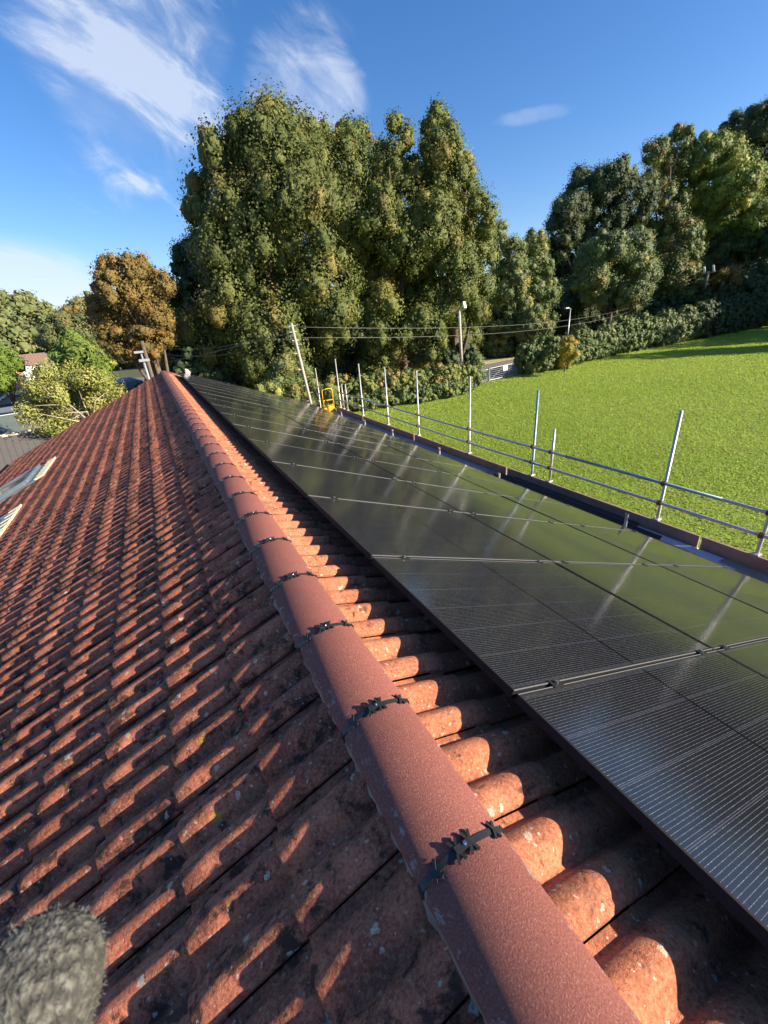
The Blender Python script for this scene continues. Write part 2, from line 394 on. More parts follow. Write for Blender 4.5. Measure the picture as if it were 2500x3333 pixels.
mo = par(blobs(it, 'moss', mossm, 2)); mo['kind'] = 'stuff'
# mortar bedding under the ridge
def mortar(side):
    rng = np.random.default_rng(9+side); mb = MB(); n = 700; vs = []; fs = []
    for i in range(n+1):
        y = Y0+(YE-Y0)*i/n; w = .112+rng.uniform(0, .014)
        a = (side*.10, y, -.030); b = (side*w, y, -.044-rng.uniform(0, .006)); c = (side*(w+.006+rng.uniform(0, .010)), y, -.088); e = (side*.10, y, -.12)
        vs += [a, b, c, e]
        if i:
            o = (i-1)*4
            for k in range(3): fs.append((o+k, o+k+1, o+k+5, o+k+4) if side > 0 else (o+k, o+k+4, o+k+5, o+k+1))
    mb.add(vs, fs); return par(mb.build('mortar_bed', M['mortar'], None))
mortar(-1); mortar(1)
# ridge tiles with union clips
R0 = .189
def ridge_section(w, rr, dz=0.0):
    n = 20; a0 = math.asin(w/rr); P = []
    for i in range(n+1):
        a = -a0+2*a0*i/n; P.append((rr*math.sin(a), rr*math.cos(a)-rr+dz))
    return P
def ridge_tile(y0, y1):
    mb = MB(); sec = ridge_section(.126, R0)
    inner = [(x*.90, z-.016) for x, z in sec]
    outer = [(sec[0][0]-.003, sec[0][1]-.012)]+sec+[(sec[-1][0]+.003, sec[-1][1]-.012)]
    poly = outer+inner[::-1]; n = len(poly)
    rings = [(y0, -.002), (y0+.006, 0), (y1-.006, 0), (y1, -.002)]
    vs = []; fs = []
    for y, dz in rings: vs += [(x, y, z+dz) for x, z in poly]
    for r in range(3):
        for k in range(n): fs.append((r*n+k, r*n+(k+1) % n, (r+1)*n+(k+1) % n, (r+1)*n+k))
    m = len(outer)
    for r, fl in ((0, False), (3, True)):
        for k in range(m-1):
            q = (r*n+k, r*n+n-1-k, r*n+n-2-k, r*n+k+1) if 0 < k < m-2 else None
            if q and n-2-k > k+1: fs.append(q if fl else q[::-1])
    mb.add(vs, fs); return mb
def arc(a, r=R0, dz=0): return (r*math.sin(a), r*math.cos(a)-R0+dz)
def clip_mesh(y):
    mb = MB(); A0 = math.asin(.128/R0)
    # the strap, arched over the joint
    n = 22; sec = []
    for i in range(n+1):
        a = -A0+2*A0*i/n; sec.append(a)
    vs = []; fs = []
    for a in sec:
        for (dy, h) in ((-.008, -.006), (-.008, .0035), (.008, .0035), (.008, -.006)):
            x, z = arc(a, R0+h); vs.append((x, y+dy, z))
    for i in range(n):
        for k in range(4): fs.append((i*4+k, i*4+(k+1) % 4, (i+1)*4+(k+1) % 4, (i+1)*4+k))
    mb.add(vs, fs)
    for s in (-1, 1):
        x, z = arc(s*A0, R0); mb.box((min(x, x+s*.004), y-.010, z-.030), (max(x, x+s*.004), y+.010, z+.004))
    def wing(a, dirs, L=.034, w=.0075, h0=.003, h1=.008):
        for sa, sy in dirs:
            # short angled fingers forming X-shaped clips
            p0x, p0z = arc(a, R0+h0); p1x, p1z = arc(a+sa*.060, R0+h0+.001)
            P0 = Vector((p0x, y, p0z)); P1 = Vector((p1x, y+sy*L, p1z)); t = (P1-P0).normalized()
            nn = Vector((math.sin(a), 0, math.cos(a))); sd = t.cross(nn).normalized()*w*.5
            v = [P0-sd, P0+sd, P1+sd, P1-sd]; v2 = [q+nn*(h1-h0) for q in v]
            mb.add(v+v2, [(0, 3, 2, 1), (4, 5, 6, 7), (0, 1, 5, 4), (1, 2, 6, 5), (2, 3, 7, 6), (3, 0, 4, 7)])
    X4 = ((1, 1), (1, -1), (-1, 1), (-1, -1))
    wing(.11, X4, .026); wing(-.10, X4, .026)
    wing(-.46, X4, .021); wing(.54, X4, .021)
    px, pz = arc(-.01, R0+.003); mb.box((px-.022, y-.009, pz-.002), (px+.022, y+.009, pz+.006))
    return mb
RY0, RP = .4722, .4896
scr = MB()
first = None
ys = [RY0+RP*k for k in range(-5, 38)]
for k, y in enumerate(ys):
    y1 = min(y+RP-.004, YE+.03)
    o = par(ridge_tile(y+.002, y1).build('ridge_tile', M['ridge'], None, smooth=True))
    if k == 0: continue
    c = clip_mesh(y-.001).build('union_clip', M['clip'], None)
    s = MB(); x, z = arc(.03, R0+.009); s.tube([(x, y, z), (x+.0003, y, z+.0025)], .0052, 12); s.tube([(x, y, z+.002), (x, y, z+.0042)], .0028, 8)
    so = s.build('screw', M['screw'], None)
    for q in (c, so): q.parent = o; q.matrix_parent_inverse = o.matrix_parent_inverse.copy()
    for q in (c, so): q.matrix_parent_inverse = Matrix.Identity(4) if False else (Matrix.Translation((0, 0, 0)))
# ridge end cap closing the far end
# walls, gables, fascia
def W(n, mb, m, **k): return par(mb.build(n, m, None, **k))
xr = 5.75*math.cos(SR); zr = -5.75*math.sin(SR)-.05; xl = 6.1*math.cos(SL); zl = -6.1*math.sin(SL)-.05
gb = MB().prism([(-xl+.35, GZ), (xr-.35, GZ), (xr-.35, zr+.10), (0, -.16), (-xl+.35, zl+.10)], Y0+.05, YE-.12); W('wall', gb, M['brick'])
v = MB()
for s, sl, L in ((1, SR, 5.78), (-1, SL, 6.15)):
    for (d0, d1) in ((.1, L),):
        a = slope(s, np.array([d0, d1]), np.array([YE-.10, YE-.10]), np.array([-.085, -.085])); b = a.copy(); b[:, 2] -= .11
        P = [Vector(a[0]), Vector(a[1]), Vector(b[1]), Vector(b[0])]; Q = [p+Vector((0, .06, 0)) for p in P]
        v = MB(); v.add(P+Q, [(0, 1, 2, 3), (7, 6, 5, 4), (0, 4, 5, 1), (1, 5, 6, 2), (2, 6, 7, 3), (3, 7, 4, 0)]); W('bargeboard', v, M['white'])
# cream verge flashing at the far end above the panels
fl = MB(); a = slope(1, np.array([.16, .50]), np.array([18.45, 18.45]), np.array([.012, .012])); b = slope(1, np.array([.16, .50]), np.array([YE+.02, YE+.02]), np.array([.012, .012]))
fl.add([a[0], a[1], b[1], b[0]]+[Vector(q)+Vector((0, 0, -.02)) for q in (a[0], a[1], b[1], b[0])], [(0, 1, 2, 3), (7, 6, 5, 4), (0, 4, 5, 1), (1, 5, 6, 2), (2, 6, 7, 3), (3, 7, 4, 0)])
W('verge_cap', fl, M['ridge'])
# gutters
gt = MB()
n = 10
for s, X, Z in ((1, xr+.03, zr-.02), (-1, -xl-.03, zl-.02)):
    prof = [(X+s*.055-s*.055*math.cos(PI*i/n)*1.0-.0, Z-.055*math.sin(PI*i/n)) for i in range(n+1)]
    vs = [(x, Y0, z) for x, z in prof]+[(x, YE, z) for x, z in prof]
    gt.add(vs, [(i, i+1, n+2+i, n+1+i) for i in range(n)])
gu = W('gutter', gt, M['blackpvc']); 
# skylights
for (d0, d1, y0, y1) in SKY:
    def sp(d, y, h): return Vector(slope(-1, np.array([d]), np.array([y]), np.array([h]))[0])
    def slab(mb, d0, d1, y0, y1, h0, h1):
        vs = [sp(d0, y0, h0), sp(d1, y0, h0), sp(d1, y1, h0), sp(d0, y1, h0), sp(d0, y0, h1), sp(d1, y0, h1), sp(d1, y1, h1), sp(d0, y1, h1)]
        mb.add(vs, [(0, 1, 2, 3), (7, 6, 5, 4), (0, 4, 5, 1), (1, 5, 6, 2), (2, 6, 7, 3), (3, 7, 4, 0)])
    fr = MB(); w = .09
    slab(fr, d0, d0+w, y0, y1, -.10, .085); slab(fr, d1-w, d1, y0, y1, -.10, .085)
    slab(fr, d0+w, d1-w, y0, y0+w, -.10, .083); slab(fr, d0+w, d1-w, y1-w, y1, -.10, .083)
    sk = W('skylight', fr, M['zinc'], bevel=.006)
    pn = MB(); slab(pn, d0+w, d1-w, y0+w, y1-w, .02, .055); po = pn.build('pane', M['winglass'], None)
    ap = MB()
    slab(ap, d0-.16, d0, y0-.12, y1+.12, -.015, .010); ao = ap.build('head_flashing', M['zinc'], None)
    sf = MB(); slab(sf, d0-.16, d1+.12, y0-.15, y0, -.025, .004); slab(sf, d0-.16, d1+.12, y1, y1+.15, -.025, .004); fo = sf.build('side_flashing', M['zinc'], None)
    cm = MB(); nn = 26
    for i in range(nn):
        a = y0-.12+(y1-y0+.24)*i/nn; b = y0-.12+(y1-y0+.24)*(i+1)/nn
        slab(cm, d0-.34, d0-.16+(.02 if i % 4 < 2 else 0), a, b+.0005, -.012, .016+(.01 if i % 4 < 2 else 0))
    co = cm.build('foam_seal', M['cream'], None)
    for q in (po, ao, fo, co): q.parent = sk
# ------------------------------------------------------------------ solar panels
PW, PG, PLN = 1.134, .020, 1.69
HP, D1, Y1 = .1375, .4584, .7759
PLs = 1.7006
ordn = ['first', 'second', 'third', 'fourth', 'fifth', 'sixth', 'seventh', 'eighth', 'ninth', 'tenth', 'eleventh', 'twelfth', 'thirteenth', 'fourteenth', 'fifteenth', 'sixteenth', 'seventeenth', 'eighteenth', 'nineteenth']
rown = ['top row beside the ridge', 'middle row of the array', 'bottom row beside the scaffold']
def local(side_s=SR): pass
ML = Matrix(((math.cos(SR), 0, math.sin(SR)), (0, 1, 0), (-math.sin(SR), 0, math.cos(SR))))   # local x down slope, z normal
def panel_mats():
    g = MB().add([(.011, .011, -.0022), (PLN-.011, .011, -.0022), (PLN-.011, PW-.011, -.0022), (.011, PW-.011, -.0022)], [(0, 1, 2, 3)])
    g.add([(.011, .011, -.009), (PLN-.011, .011, -.009), (PLN-.011, PW-.011, -.009), (.011, PW-.011, -.009)], [(3, 2, 1, 0)])
    f = MB(); w = .011
    f.box((0, 0, -.035), (w, PW, 0)); f.box((PLN-w, 0, -.035), (PLN, PW, 0))
    f.box((w, 0, -.0348), (PLN-w, w, -.0003)); f.box((w, PW-w, -.0348), (PLN-w, PW, -.0003))
    return g, f
gm_, fm_ = panel_mats()
pg0 = gm_.build('glass', M['glass']); pf0 = fm_.build('frame', M['frame'], bevel=.0012)
def clamp_mb():
    c = MB(); c.box((-.030, PW+.004, -.030), (.030, PW+.016, .001)); c.box((-.030, PW-.009, .0005), (.030, PW+.029, .0045))
    return c
cl0 = clamp_mb().build('clamp', M['frame'], bevel=.001)
sb = MB(); sb.tube([(0, PW+.010, .004), (0, PW+.010, .014)], .0075, 6); sb0 = sb.build('bolt', M['screw'])
rx = Matrix.Identity(4)
for i in range(3):
    for j in range(3): rx[i][j] = ML[i][j]
CLD = ([.6889, 1.9698], [2.2861, 3.561], [4.2026, 5.466])
es0 = [MB().box((.002, a, -.003), (PLN-.002, a+.0032, .0007)).build('edge_glint', M['edge']) for a in (-.0004, PW-.0028)]  # slivers added to carry the painted glint; the frame itself is black throughout
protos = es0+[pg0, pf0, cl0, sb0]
for row in range(3):
    for k in range(-3, 15):
        y = Y1-PW-PG/2+PG/2*0+k*(PW+PG)+(PW+PG)
        d = D1+row*PLs
        # k=-1 is the near panel
        if k >= 15: continue
        p = slope(1, np.array([d]), np.array([y+0.0]), np.array([HP+random.uniform(-.0015, .0015)]))[0]
        e = empty('solar_panel', p); e.rotation_euler = rx.to_euler()
        far = 14-k
        if k < -1 and row < 2 and k < -2: pass
        e.rotation_euler.x += random.gauss(0, .0012); e.rotation_euler.y += random.gauss(0, .0008)
        n = k+3
        tag(e, f'black framed solar panel, {ordn[n]} from the near end in the {rown[row]}', 'solar panel', 'solar panels bolted in three rows on the roof')
        g = pg0.copy(); f = pf0.copy()
        for q in (g, f): C.objects.link(q); q.parent = e
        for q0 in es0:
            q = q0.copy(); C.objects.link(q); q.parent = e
        for cd in CLD[row]:
            c = cl0.copy(); C.objects.link(c); c.parent = e; c.location = (cd-d, 0, 0)
            b = sb0.copy(); C.objects.link(b); b.parent = c
for q in protos: bpy.data.objects.remove(q)
# mounting rails
rl = None
for i, d in enumerate([x for r in CLD for x in r]):
    a = slope(1, np.array([d, d]), np.array([-2.6, 18.15]), np.array([HP-.055, HP-.055]))
    m = MB(); w = .02
    c0, c1 = Vector(a[0]), Vector(a[1]); dx = Vector((math.cos(SR), 0, -math.sin(SR)))*w; dn = Vector((math.sin(SR), 0, math.cos(SR)))*.018
    m.add([c0-dx-dn, c0+dx-dn, c0+dx+dn, c0-dx+dn, c1-dx-dn, c1+dx-dn, c1+dx+dn, c1-dx+dn], [(0, 1, 2, 3), (7, 6, 5, 4), (0, 4, 5, 1), (1, 5, 6, 2), (2, 6, 7, 3), (3, 7, 4, 0)])
    for yy in np.arange(-1.5, 18, 1.35):   # roof hooks
        h0 = Vector(slope(1, np.array([d]), np.array([yy]), np.array([HP-.07]))[0]); h1 = Vector(slope(1, np.array([d]), np.array([yy]), np.array([-.03]))[0])
        m.tube([h0, h1], .012, 6)
    o = m.build('mounting_rail', M['frame'])
    tag(o, f'black mounting rail under the panels, {ordn[i]} down from the ridge', 'rail', 'mounting rails under the solar panels')
# white rag at the far top corner
rg = MB(); c0 = at(611, 1211, 18.6); rr = random.Random(4); vs = []; fs = []
for i in range(7):
    for j in range(10):
        th = PI*i/6; ph = 2*PI*j/10; r = .085*(1+rr.uniform(-.25, .3))
        vs.append((c0.x+r*math.sin(th)*math.cos(ph)+(.03*math.cos(th) if 1 else 0)*-1, c0.y+r*math.sin(th)*math.sin(ph), c0.z+r*1.25*math.cos(th)))
for i in range(6):
    for j in range(10): fs.append((i*10+j, i*10+(j+1) % 10, (i+1)*10+(j+1) % 10, (i+1)*10+j))
rg.add(vs, fs); o = rg.build('rag', M['white']); tag(o, 'small crumpled white rag at the far top corner of the panels', 'rag')
# ------------------------------------------------------------------ scaffold
XS = 6.30; ZB = -2.17
sc = empty('scaffold', (XS, 8, GZ)); tag(sc, 'tube scaffold with two guard rails and toe boards along the eaves beside the field', 'scaffold')
def sch(o): o.parent = sc; o.matrix_parent_inverse = Matrix.Translation((-XS, -8, -GZ)); return o
posts = [(2.05, .02, 'g', GZ), (3.42, -.38, 'g', GZ), (5.66, -1.06, 'g', ZB-.2), (6.15, -.36, 'b', GZ), (8.29, -.25, 'g', GZ), (10.71, -.27, 'g', GZ), (12.66, -.27, 'g', GZ), (14.67, -.27, 'g', GZ)]
far = [(1085.4, 1168, 1108, 1328), (1022, 1198, 1042, 1323), (1108.9, 1251, 1118.5, 1332), (1120, 1249.5, 1130.6, 1334)]
for x0, y0, x1, y1 in far:
    a = onx(x0, y0, XS); b = onx(x1, y1, XS); posts.append((b.y, a.z, 'g', GZ if y0 < 1200 else ZB-.25))
posts += [(-.6, -.3, 'g', GZ)]
for y, zt, c, zb in posts:
    o = sch(MB().tube([(XS+.03, y, zb), (XS+.03, y, zt)], .0242, 14).build('standard', M['galvblue' if c == 'b' else 'galv'], None, smooth=True))
    m = MB().box((XS-.035, y-.045, ZB-.012), (XS+.075, y+.045, ZB+.022)); m.box((XS-.03, y-.03, ZB-.08), (XS-.012, y+.03, ZB))
    q = m.build('board_clip', M['galv'], None, bevel=.004); q.parent = o
for zc, nm in ((-1.525, 't'), (-1.865, 'b')):
    pts = [(XS-.022, -1.5, zc-.01), (XS-.022, 2.6, zc+.01), (XS-.022, 5.5, zc), (XS-.02, 9, zc-.02), (XS-.022, 13, zc+.005), (XS-.022, 17.2, zc+.03)]
    sch(MB().tube(pts, .0242, 14).build('guard_rail', M['galv'], None, smooth=True))
    sch(MB().tube([(XS-.022, 2.6, zc+.0102), (XS-.022, 5.3, zc+.0005)] if nm == 't' else [(XS-.022, 5.95, zc-.003), (XS-.022, 6.35, zc-.005)], .0252, 14).build('guard_rail', M['galvblue'], None, smooth=True))
    for y, zt, c, zb in posts:
        m = MB(); m.tube([(XS-.022, y-.03, zc), (XS-.022, y+.03, zc)], .034, 8); m.tube([(XS+.03, y, zc-.03), (XS+.03, y, zc+.03)], .033, 8); m.tube([(XS-.02, y+.02, zc-.045), (XS-.02, y+.02, zc+.05)], .009, 6)
        sch(m.build('coupler', M['rust'], None))
# sleeve joints
for y, z in ((3.98-.55, -99), (2.85, -1.865)):
    if z > -9: sch(MB().tube([(XS-.022, y-.10, z), (XS-.022, y+.10, z)], .030, 10).build('sleeve', M['galv'], None))
ends = [-1.6, 2.72, 6.85, 10.9, 14.6, 17.3]
for a, b in zip(ends[:-1], ends[1:]):
    t = random.uniform(-.006, .006)
    sch(MB().box((XS-.04, a+.02, ZB-.20+t), (XS-.002, b-.02, ZB+t)).build('toe_board', M['board'], None, bevel=.004))
for i, (x0, x1) in enumerate(((5.56, 5.785), (5.79, 6.015), (6.02, 6.258))):
    for a, b in ((-1.6, 2.1+.3*i), (2.13+.3*i, 6.2), (6.23, 10.4), (10.43, 14.3), (14.33, 17.3)):
        sch(MB().box((x0, a, ZB-.225-.001*i), (x1, b, ZB-.187-.001*i)).build('deck_board', M['deckboard'], None, bevel=.003))
for y in np.arange(-1, 17.5, 1.9):
    sch(MB().tube([(5.3, y, ZB-.30), (6.42, y, ZB-.30)], .0242, 10).build('transom', M['galv'], None))
# inner standards that end just above the deck
for (px, py) in ((2042, 1672), (1625, 1540), (1430, 1457), (1277, 1398), (1187, 1367), (1110, 1338)):
    p = onx(px, py, 5.50)
    sch(MB().tube([(5.50, p.y, GZ), (5.50, p.y, p.z)], .0242, 14, cap=False).build('standard', M['galvblue' if px == 2042 else 'galv'], None, smooth=True))
# gutter lengths, sheets lying on the deck
dz = ZB-.185
def strip(name, x0, x1, y0, y1, z, h, m, label, cat):
    mb = MB()
    if cat == 'gutter length':
        n = 10; r = (x1-x0)/2; pr = [(x0+r-r*math.cos(PI*i/n), z+r*.9-r*.9*math.sin(PI*i/n)) for i in range(n+1)]
        pr += [(x0+r+(r-.004)*math.cos(PI*i/n), z+r*.9-(r-.004)*.9*math.sin(PI*i/n)+.001) for i in range(n+1)]
        vs = [(x, y0, q) for x, q in pr]+[(x, y1, q) for x, q in pr]; L = len(pr)
        mb.add(vs, [(i, (i+1) % L, L+(i+1) % L, L+i) for i in range(L)]+[(i, i+1, L-2-i, L-1-i) for i in range(n)]+[(L+i, 2*L-1-i, 2*L-2-i, L+i+1) for i in range(n)])
    else: mb.box((x0, y0, z), (x1, y1, z+h))
    return tag(mb.build(name, m), label, cat)
GP = [(5.60, 2.75, 7.2, 0, 'nearest the panel edge'), (5.74, 2.95, 7.4, .002, 'second from the panel edge'), (5.88, 3.3, 7.0, .001, 'in the middle of the deck'), (6.02, 3.7, 6.9, .003, 'tight against the toe board'), (5.81, 3.1, 6.7, .075, 'resting on top of the pile'), (5.95, 3.55, 6.4, .078, 'on top of the pile beside the toe board')]
for x, a, b, h, w in GP: strip('plastic_gutter', x, x+.132, a, b, dz+h, 0, M['blackpvc'], 'black plastic gutter length lying '+w, 'gutter length')
strip('fascia_strip', 6.03, 6.20, 2.35, 3.9, dz, .012, M['lilac'], 'lilac plastic strip on the deck, the longer one under the gutters', 'plastic strip')
strip('fascia_strip', 5.72, 6.02, 2.12, 2.62, dz+.013, .012, M['lilac'], 'short lilac plastic offcut at the near end of the gutters', 'plastic strip')
strip('dusty_board', 5.58, 5.80, .6, 2.0, dz+.001, .02, M['mortar'], 'pale dusty board on the deck at the right edge of the picture', 'board')
for i in range(5):
    y = 7.3+i*2.0
    strip('fascia_strip', 5.90, 6.19, y, y+1.97, dz+.001, .01, M['lilac'] if 0 else simple('dull_lilac_sheet', (.34, .27, .29), .85, 0, .2, 3), ['dull mauve strip on the deck just beyond the gutters', 'dull mauve deck strip, second beyond the gutters', 'dull mauve deck strip halfway along the scaffold', 'dull mauve deck strip before the yellow gate', 'dull mauve deck strip farthest away by the yellow gate'][i], 'plastic strip')
# yellow ladder gate
yg = onx(1078, 1340, 6.02); yy = yg.y
lg = empty('ladder_gate', (6.02, yy, ZB)); tag(lg, 'yellow tubular ladder access gate with solid plate on the far scaffold', 'gate')
k = mpp(yg)
def YP(px, py): p = onx(px, py, 6.02); return p
def ych(o): o.parent = lg; o.matrix_parent_inverse = Matrix.Translation((-6.02, -yy, -ZB)); return o
W_ = .62
y0, y1 = yy-.0, yy+.0
xa, xb = 5.72, 6.18
zt = YP(1078, 1270).z+.03; zb = YP(1078, 1338).z
loop = [(xa, yy, zb), (xa, yy, zt-.10), (xa+.03, yy, zt-.03), (xa+.10, yy, zt), (xb-.10, yy, zt), (xb-.03, yy, zt-.03), (xb, yy, zt-.10), (xb, yy, zb)]
ych(MB().tube(loop, .022, 8).build('hoop', M['yellow'], None, smooth=True))
for z in (zb+.25, zb+.48): ych(MB().tube([(xa, yy, z), (xb, yy, z)], .016, 8).build('crossbar', M['yellow'], None))
ych(MB().tube([(xa, yy, zb+.5), (xa-.0, yy+.45, zb+.5), (xa, yy+.45, zb+.1), (xa, yy, zb+.1)], .016, 8).build('side_frame', M['yellow'], None))
ych(MB().box((xa-.02, yy-.03, zb-.02), (xb+.02, yy+.5, zb+.06)).build('plate', M['yellow'], None, bevel=.008))
ych(MB().box((xa-.01, yy-.045, zb-.0), (xb+.01, yy-.031, zb+.22)).build('kick_plate', M['yellow'], None, bevel=.004))
# ------------------------------------------------------------------ ground, field, lane
def sheet(name, pts, z, mat):
    m = MB().add([(p[0], p[1], z) for p in pts], [tuple(range(len(pts)))]); o = m.build(name, mat); o['kind'] = 'structure'; return o
sheet('ground', [(-1500, -1500), (1500, -1500), (1500, 1500), (-1500, 1500)], GZ-.004, M['rough'])
foot = [onz(*q) for q in ((1130, 1345), (1320, 1318), (1500, 1292), (1600, 1244), (1700, 1221), (1820, 1203), (1989, 1158), (2134, 1130), (2254, 1107), (2400, 1077), (2500, 1056))]
fp = [(6.0, -60), (150, -60), (150, 46)]+[(p.x+.6, p.y+.8) for p in foot[::-1]]+[(9, 27), (6.0, 22)]
sheet('field', fp, GZ, M['grass'])
# lane behind the gate
ga, gb_ = onz(1590.8, 1242.6), onz(1688.7, 1219.4); gd = (gb_-ga).normalized(); gn = Vector((-gd.y, gd.x, 0))
if gn.dot(ga-CAM) < 0: gn = -gn
sheet('lane', [onz(*q) for q in ((1200, 1330), (1330, 1290), (1590, 1246), (1700, 1222), (1900, 1165), (1900, 1132), (1690, 1167), (1574, 1189), (1330, 1250), (1200, 1280))], GZ+.004, M['road'])
sheet('verge', [onz(*q) for q in ((1200, 1279), (1330, 1249), (1574, 1188), (1690, 1166), (1900, 1131), (1900, 1122), (1690, 1150), (1574, 1165), (1330, 1215), (1200, 1240))], GZ+.003, M['wood_litter'])
sheet('road', [(-60, 62), (12, 78), (12, 86), (-60, 74)], GZ+.004, M['road'])
# short grass tufts standing on the field, denser close to the building
def tufts():
    rng = np.random.default_rng(77); n = 430000
    r = 8+rng.random(n)**.75*78; th = rng.uniform(math.radians(-8), math.radians(92), n)    # bearing from +y towards +x
    x = CAM.x+np.sin(th)*r; y = np.cos(th)*r
    poly = np.array([(p[0], p[1]) for p in fp]); inside = np.zeros(n, bool); j = len(poly)-1
    for i in range(len(poly)):
        xi, yi = poly[i]; xj, yj = poly[j]
        c = ((yi > y) != (yj > y)) & (x < (xj-xi)*(y-yi)/(yj-yi+1e-9)+xi); inside ^= c; j = i
    inside &= (x > 6.8); x, y, r = x[inside], y[inside], r[inside]; n = len(x)
    w = .014+.0006*r*rng.uniform(.7, 1.3, n); h = (.022+.00035*r)*rng.uniform(.6, 1.5, n)
    a = rng.uniform(0, 2*PI, n); dx, dy = np.cos(a)*w, np.sin(a)*w; lx, ly = rng.normal(0, .5, n)*h, rng.normal(0, .5, n)*h; z = np.full(n, GZ)
    V = np.stack([np.stack([x-dx, y-dy, z], -1), np.stack([x+dx, y+dy, z], -1), np.stack([x+dx*.7+lx, y+dy*.7+ly, z+h], -1), np.stack([x-dx*.7+lx, y-dy*.7+ly, z+h], -1)], 1).reshape(-1, 3)
    o = npmesh('grass', V, np.arange(4*n).reshape(-1, 4), M['tuft'], None, {'tint': np.clip(rng.normal(.5, .25, n), 0, 1), 'hue': (rng.random(n) < .12)*rng.random(n)})
    tag(o, 'short bright green grass of the sports field', 'grass', kind='stuff')
M['tuft'] = leafm('grass_blades', ((.33, .47, .05), (.46, .58, .09), (.52, .48, .18)), .4)
tufts()
# ------------------------------------------------------------------ foliage generator
def foliage(lobes, leaf, dens, mat, name='crown', parent=None, seed=0, hue=.15, clump=.55, droop=0.0, inner=.2, elong=1.3, shell=(.66, 1.0), core=0.0):
    rng = np.random.default_rng(seed); P = []; NN = []; T = []; Hh = []; BV = []; BT = []; BH = []; CS = cube_sphere()
    for (c, rx_, ry_, rz_) in lobes:
        c = np.array(c); r = np.array([rx_, ry_, rz_]); rm = (rx_*ry_*rz_)**(1/3); area = 4*PI*rm*rm
        ncl_ = max(7, int(area/(clump**2)*.55)); n = int(area*dens)
        cd = rng.normal(size=(ncl_, 3)); cd /= np.linalg.norm(cd, axis=1)[:, None]
        rad = rng.uniform(shell[0], shell[1], ncl_)[:, None]; cc = cd*rad*r
        ct = np.clip(rng.normal(.5, .28, ncl_), 0, 1); chh = (rng.random(ncl_) < hue)*rng.uniform(.3, 1, ncl_)
        if core > 0:                                      # the dense twiggy mass inside every leaf clump
            m = cc; 
            kk = np.ones(ncl_, bool)
            if len(lobes) < 40:
                for (c2, a2, b2, d2) in lobes: kk &= (((m+c-np.array(c2))/np.array([a2, b2, d2]))**2).sum(1) > .28
            m = m[kk]; sz = clump*core*rng.uniform(.75, 1.15, len(m))
            vv = CS[0][None]*(sz[:, None, None])*rng.uniform(.72, 1.22, (len(m), len(CS[0]), 1))*np.array([1, 1, 1+droop*.8])+(m+c)[:, None]
            BV.append(vv); BT.append(np.repeat(ct[kk]*.9, len(CS[1]))); BH.append(np.repeat(chh[kk], len(CS[1])))
        idx = rng.integers(0, ncl_, n)
        off = rng.normal(size=(n, 3)); off *= (rng.random(n)**.22/np.linalg.norm(off, axis=1))[:, None]
        rr = clump*rng.uniform(.7, 1.2, ncl_)[idx][:, None]*rng.uniform(.72, 1.1, (n, 1))
        off = off*rr*np.array([1, 1, 1+droop*.8])
        p = cc[idx]+off; nrm = off/rr*.9+cd[idx]*.6
        P.append(p+c); NN.append(nrm); T.append(np.clip(ct[idx]+rng.normal(0, .18, n), 0, 1)); Hh.append(np.clip(chh[idx]*rng.uniform(.5, 1.2, n), 0, 1))
        ni = int(n*inner)
        d = rng.normal(size=(ni, 3)); d /= np.linalg.norm(d, axis=1)[:, None]
        P.append(d*r*rng.uniform(.35, .8, ni)[:, None]+c); NN.append(d); T.append(rng.uniform(0, .7, ni)); Hh.append(np.zeros(ni))
    P = np.concatenate(P); NN = np.concatenate(NN); T = np.concatenate(T); Hh = np.concatenate(Hh)
    k = P[:, 2] > GZ+.05
    if len(lobes) < 40:
        for (c, a_, b_, d_) in lobes: k &= (((P-np.array(c))/np.array([a_, b_, d_]))**2).sum(1) > .30
    k = k | (rng.random(len(k)) < .10)
    k &= P[:, 2] > GZ+.05; P, NN, T, Hh = P[k], NN[k], T[k], Hh[k]
    n = len(P); NN = NN+rng.normal(0, .38, (n, 3)); NN /= np.linalg.norm(NN, axis=1)[:, None]
    a = rng.normal(size=(n, 3)); a[:, 2] -= droop*2.0
    a -= NN*(a*NN).sum(1)[:, None]; a /= np.linalg.norm(a, axis=1)[:, None]; b = np.cross(NN, a)
    L = leaf*rng.uniform(.55, 1.3, n)[:, None]
    a = a*L*.5*elong; b = b*L*.5/elong**.5
    V = np.stack([P-a, P+b-a*.1, P+a, P-b-a*.1], 1).reshape(-1, 3)
    Q = np.arange(n*4).reshape(-1, 4)
    if BV:
        bv = np.concatenate(BV); nb, k8 = bv.shape[:2]
        Q = np.concatenate([Q, (CS[1][None]+np.arange(nb)[:, None, None]*k8).reshape(-1, 4)+len(V)]); V = np.concatenate([V, bv.reshape(-1, 3)])
        T = np.concatenate([T, np.clip(np.concatenate(BT)+rng.normal(0, .1, nb*len(CS[1])), 0, 1)]); Hh = np.concatenate([Hh, np.concatenate(BH)])
    return npmesh(name, V, Q, mat, parent, {'tint': T, 'hue': Hh})
def cube_sphere():
    n = 4; vs = {}; L = []; Q = []
    def vid(p):
        k = tuple(round(q, 4) for q in p)
        if k not in vs: vs[k] = len(L); L.append(p)
        return vs[k]
    for ax in range(3):
        for sg in (-1, 1):
            for i in range(n):
                for j in range(n):
                    q = []
                    for (a, b) in ((i, j), (i+1, j), (i+1, j+1), (i, j+1)):
                        p = [0, 0, 0]; p[ax] = sg; p[(ax+1) % 3] = (2*a/n-1)*sg; p[(ax+2) % 3] = 2*b/n-1; q.append(vid(p))
                    Q.append(q)
    L = np.array(L, float); L /= np.linalg.norm(L, axis=1)[:, None]; return L, np.array(Q)
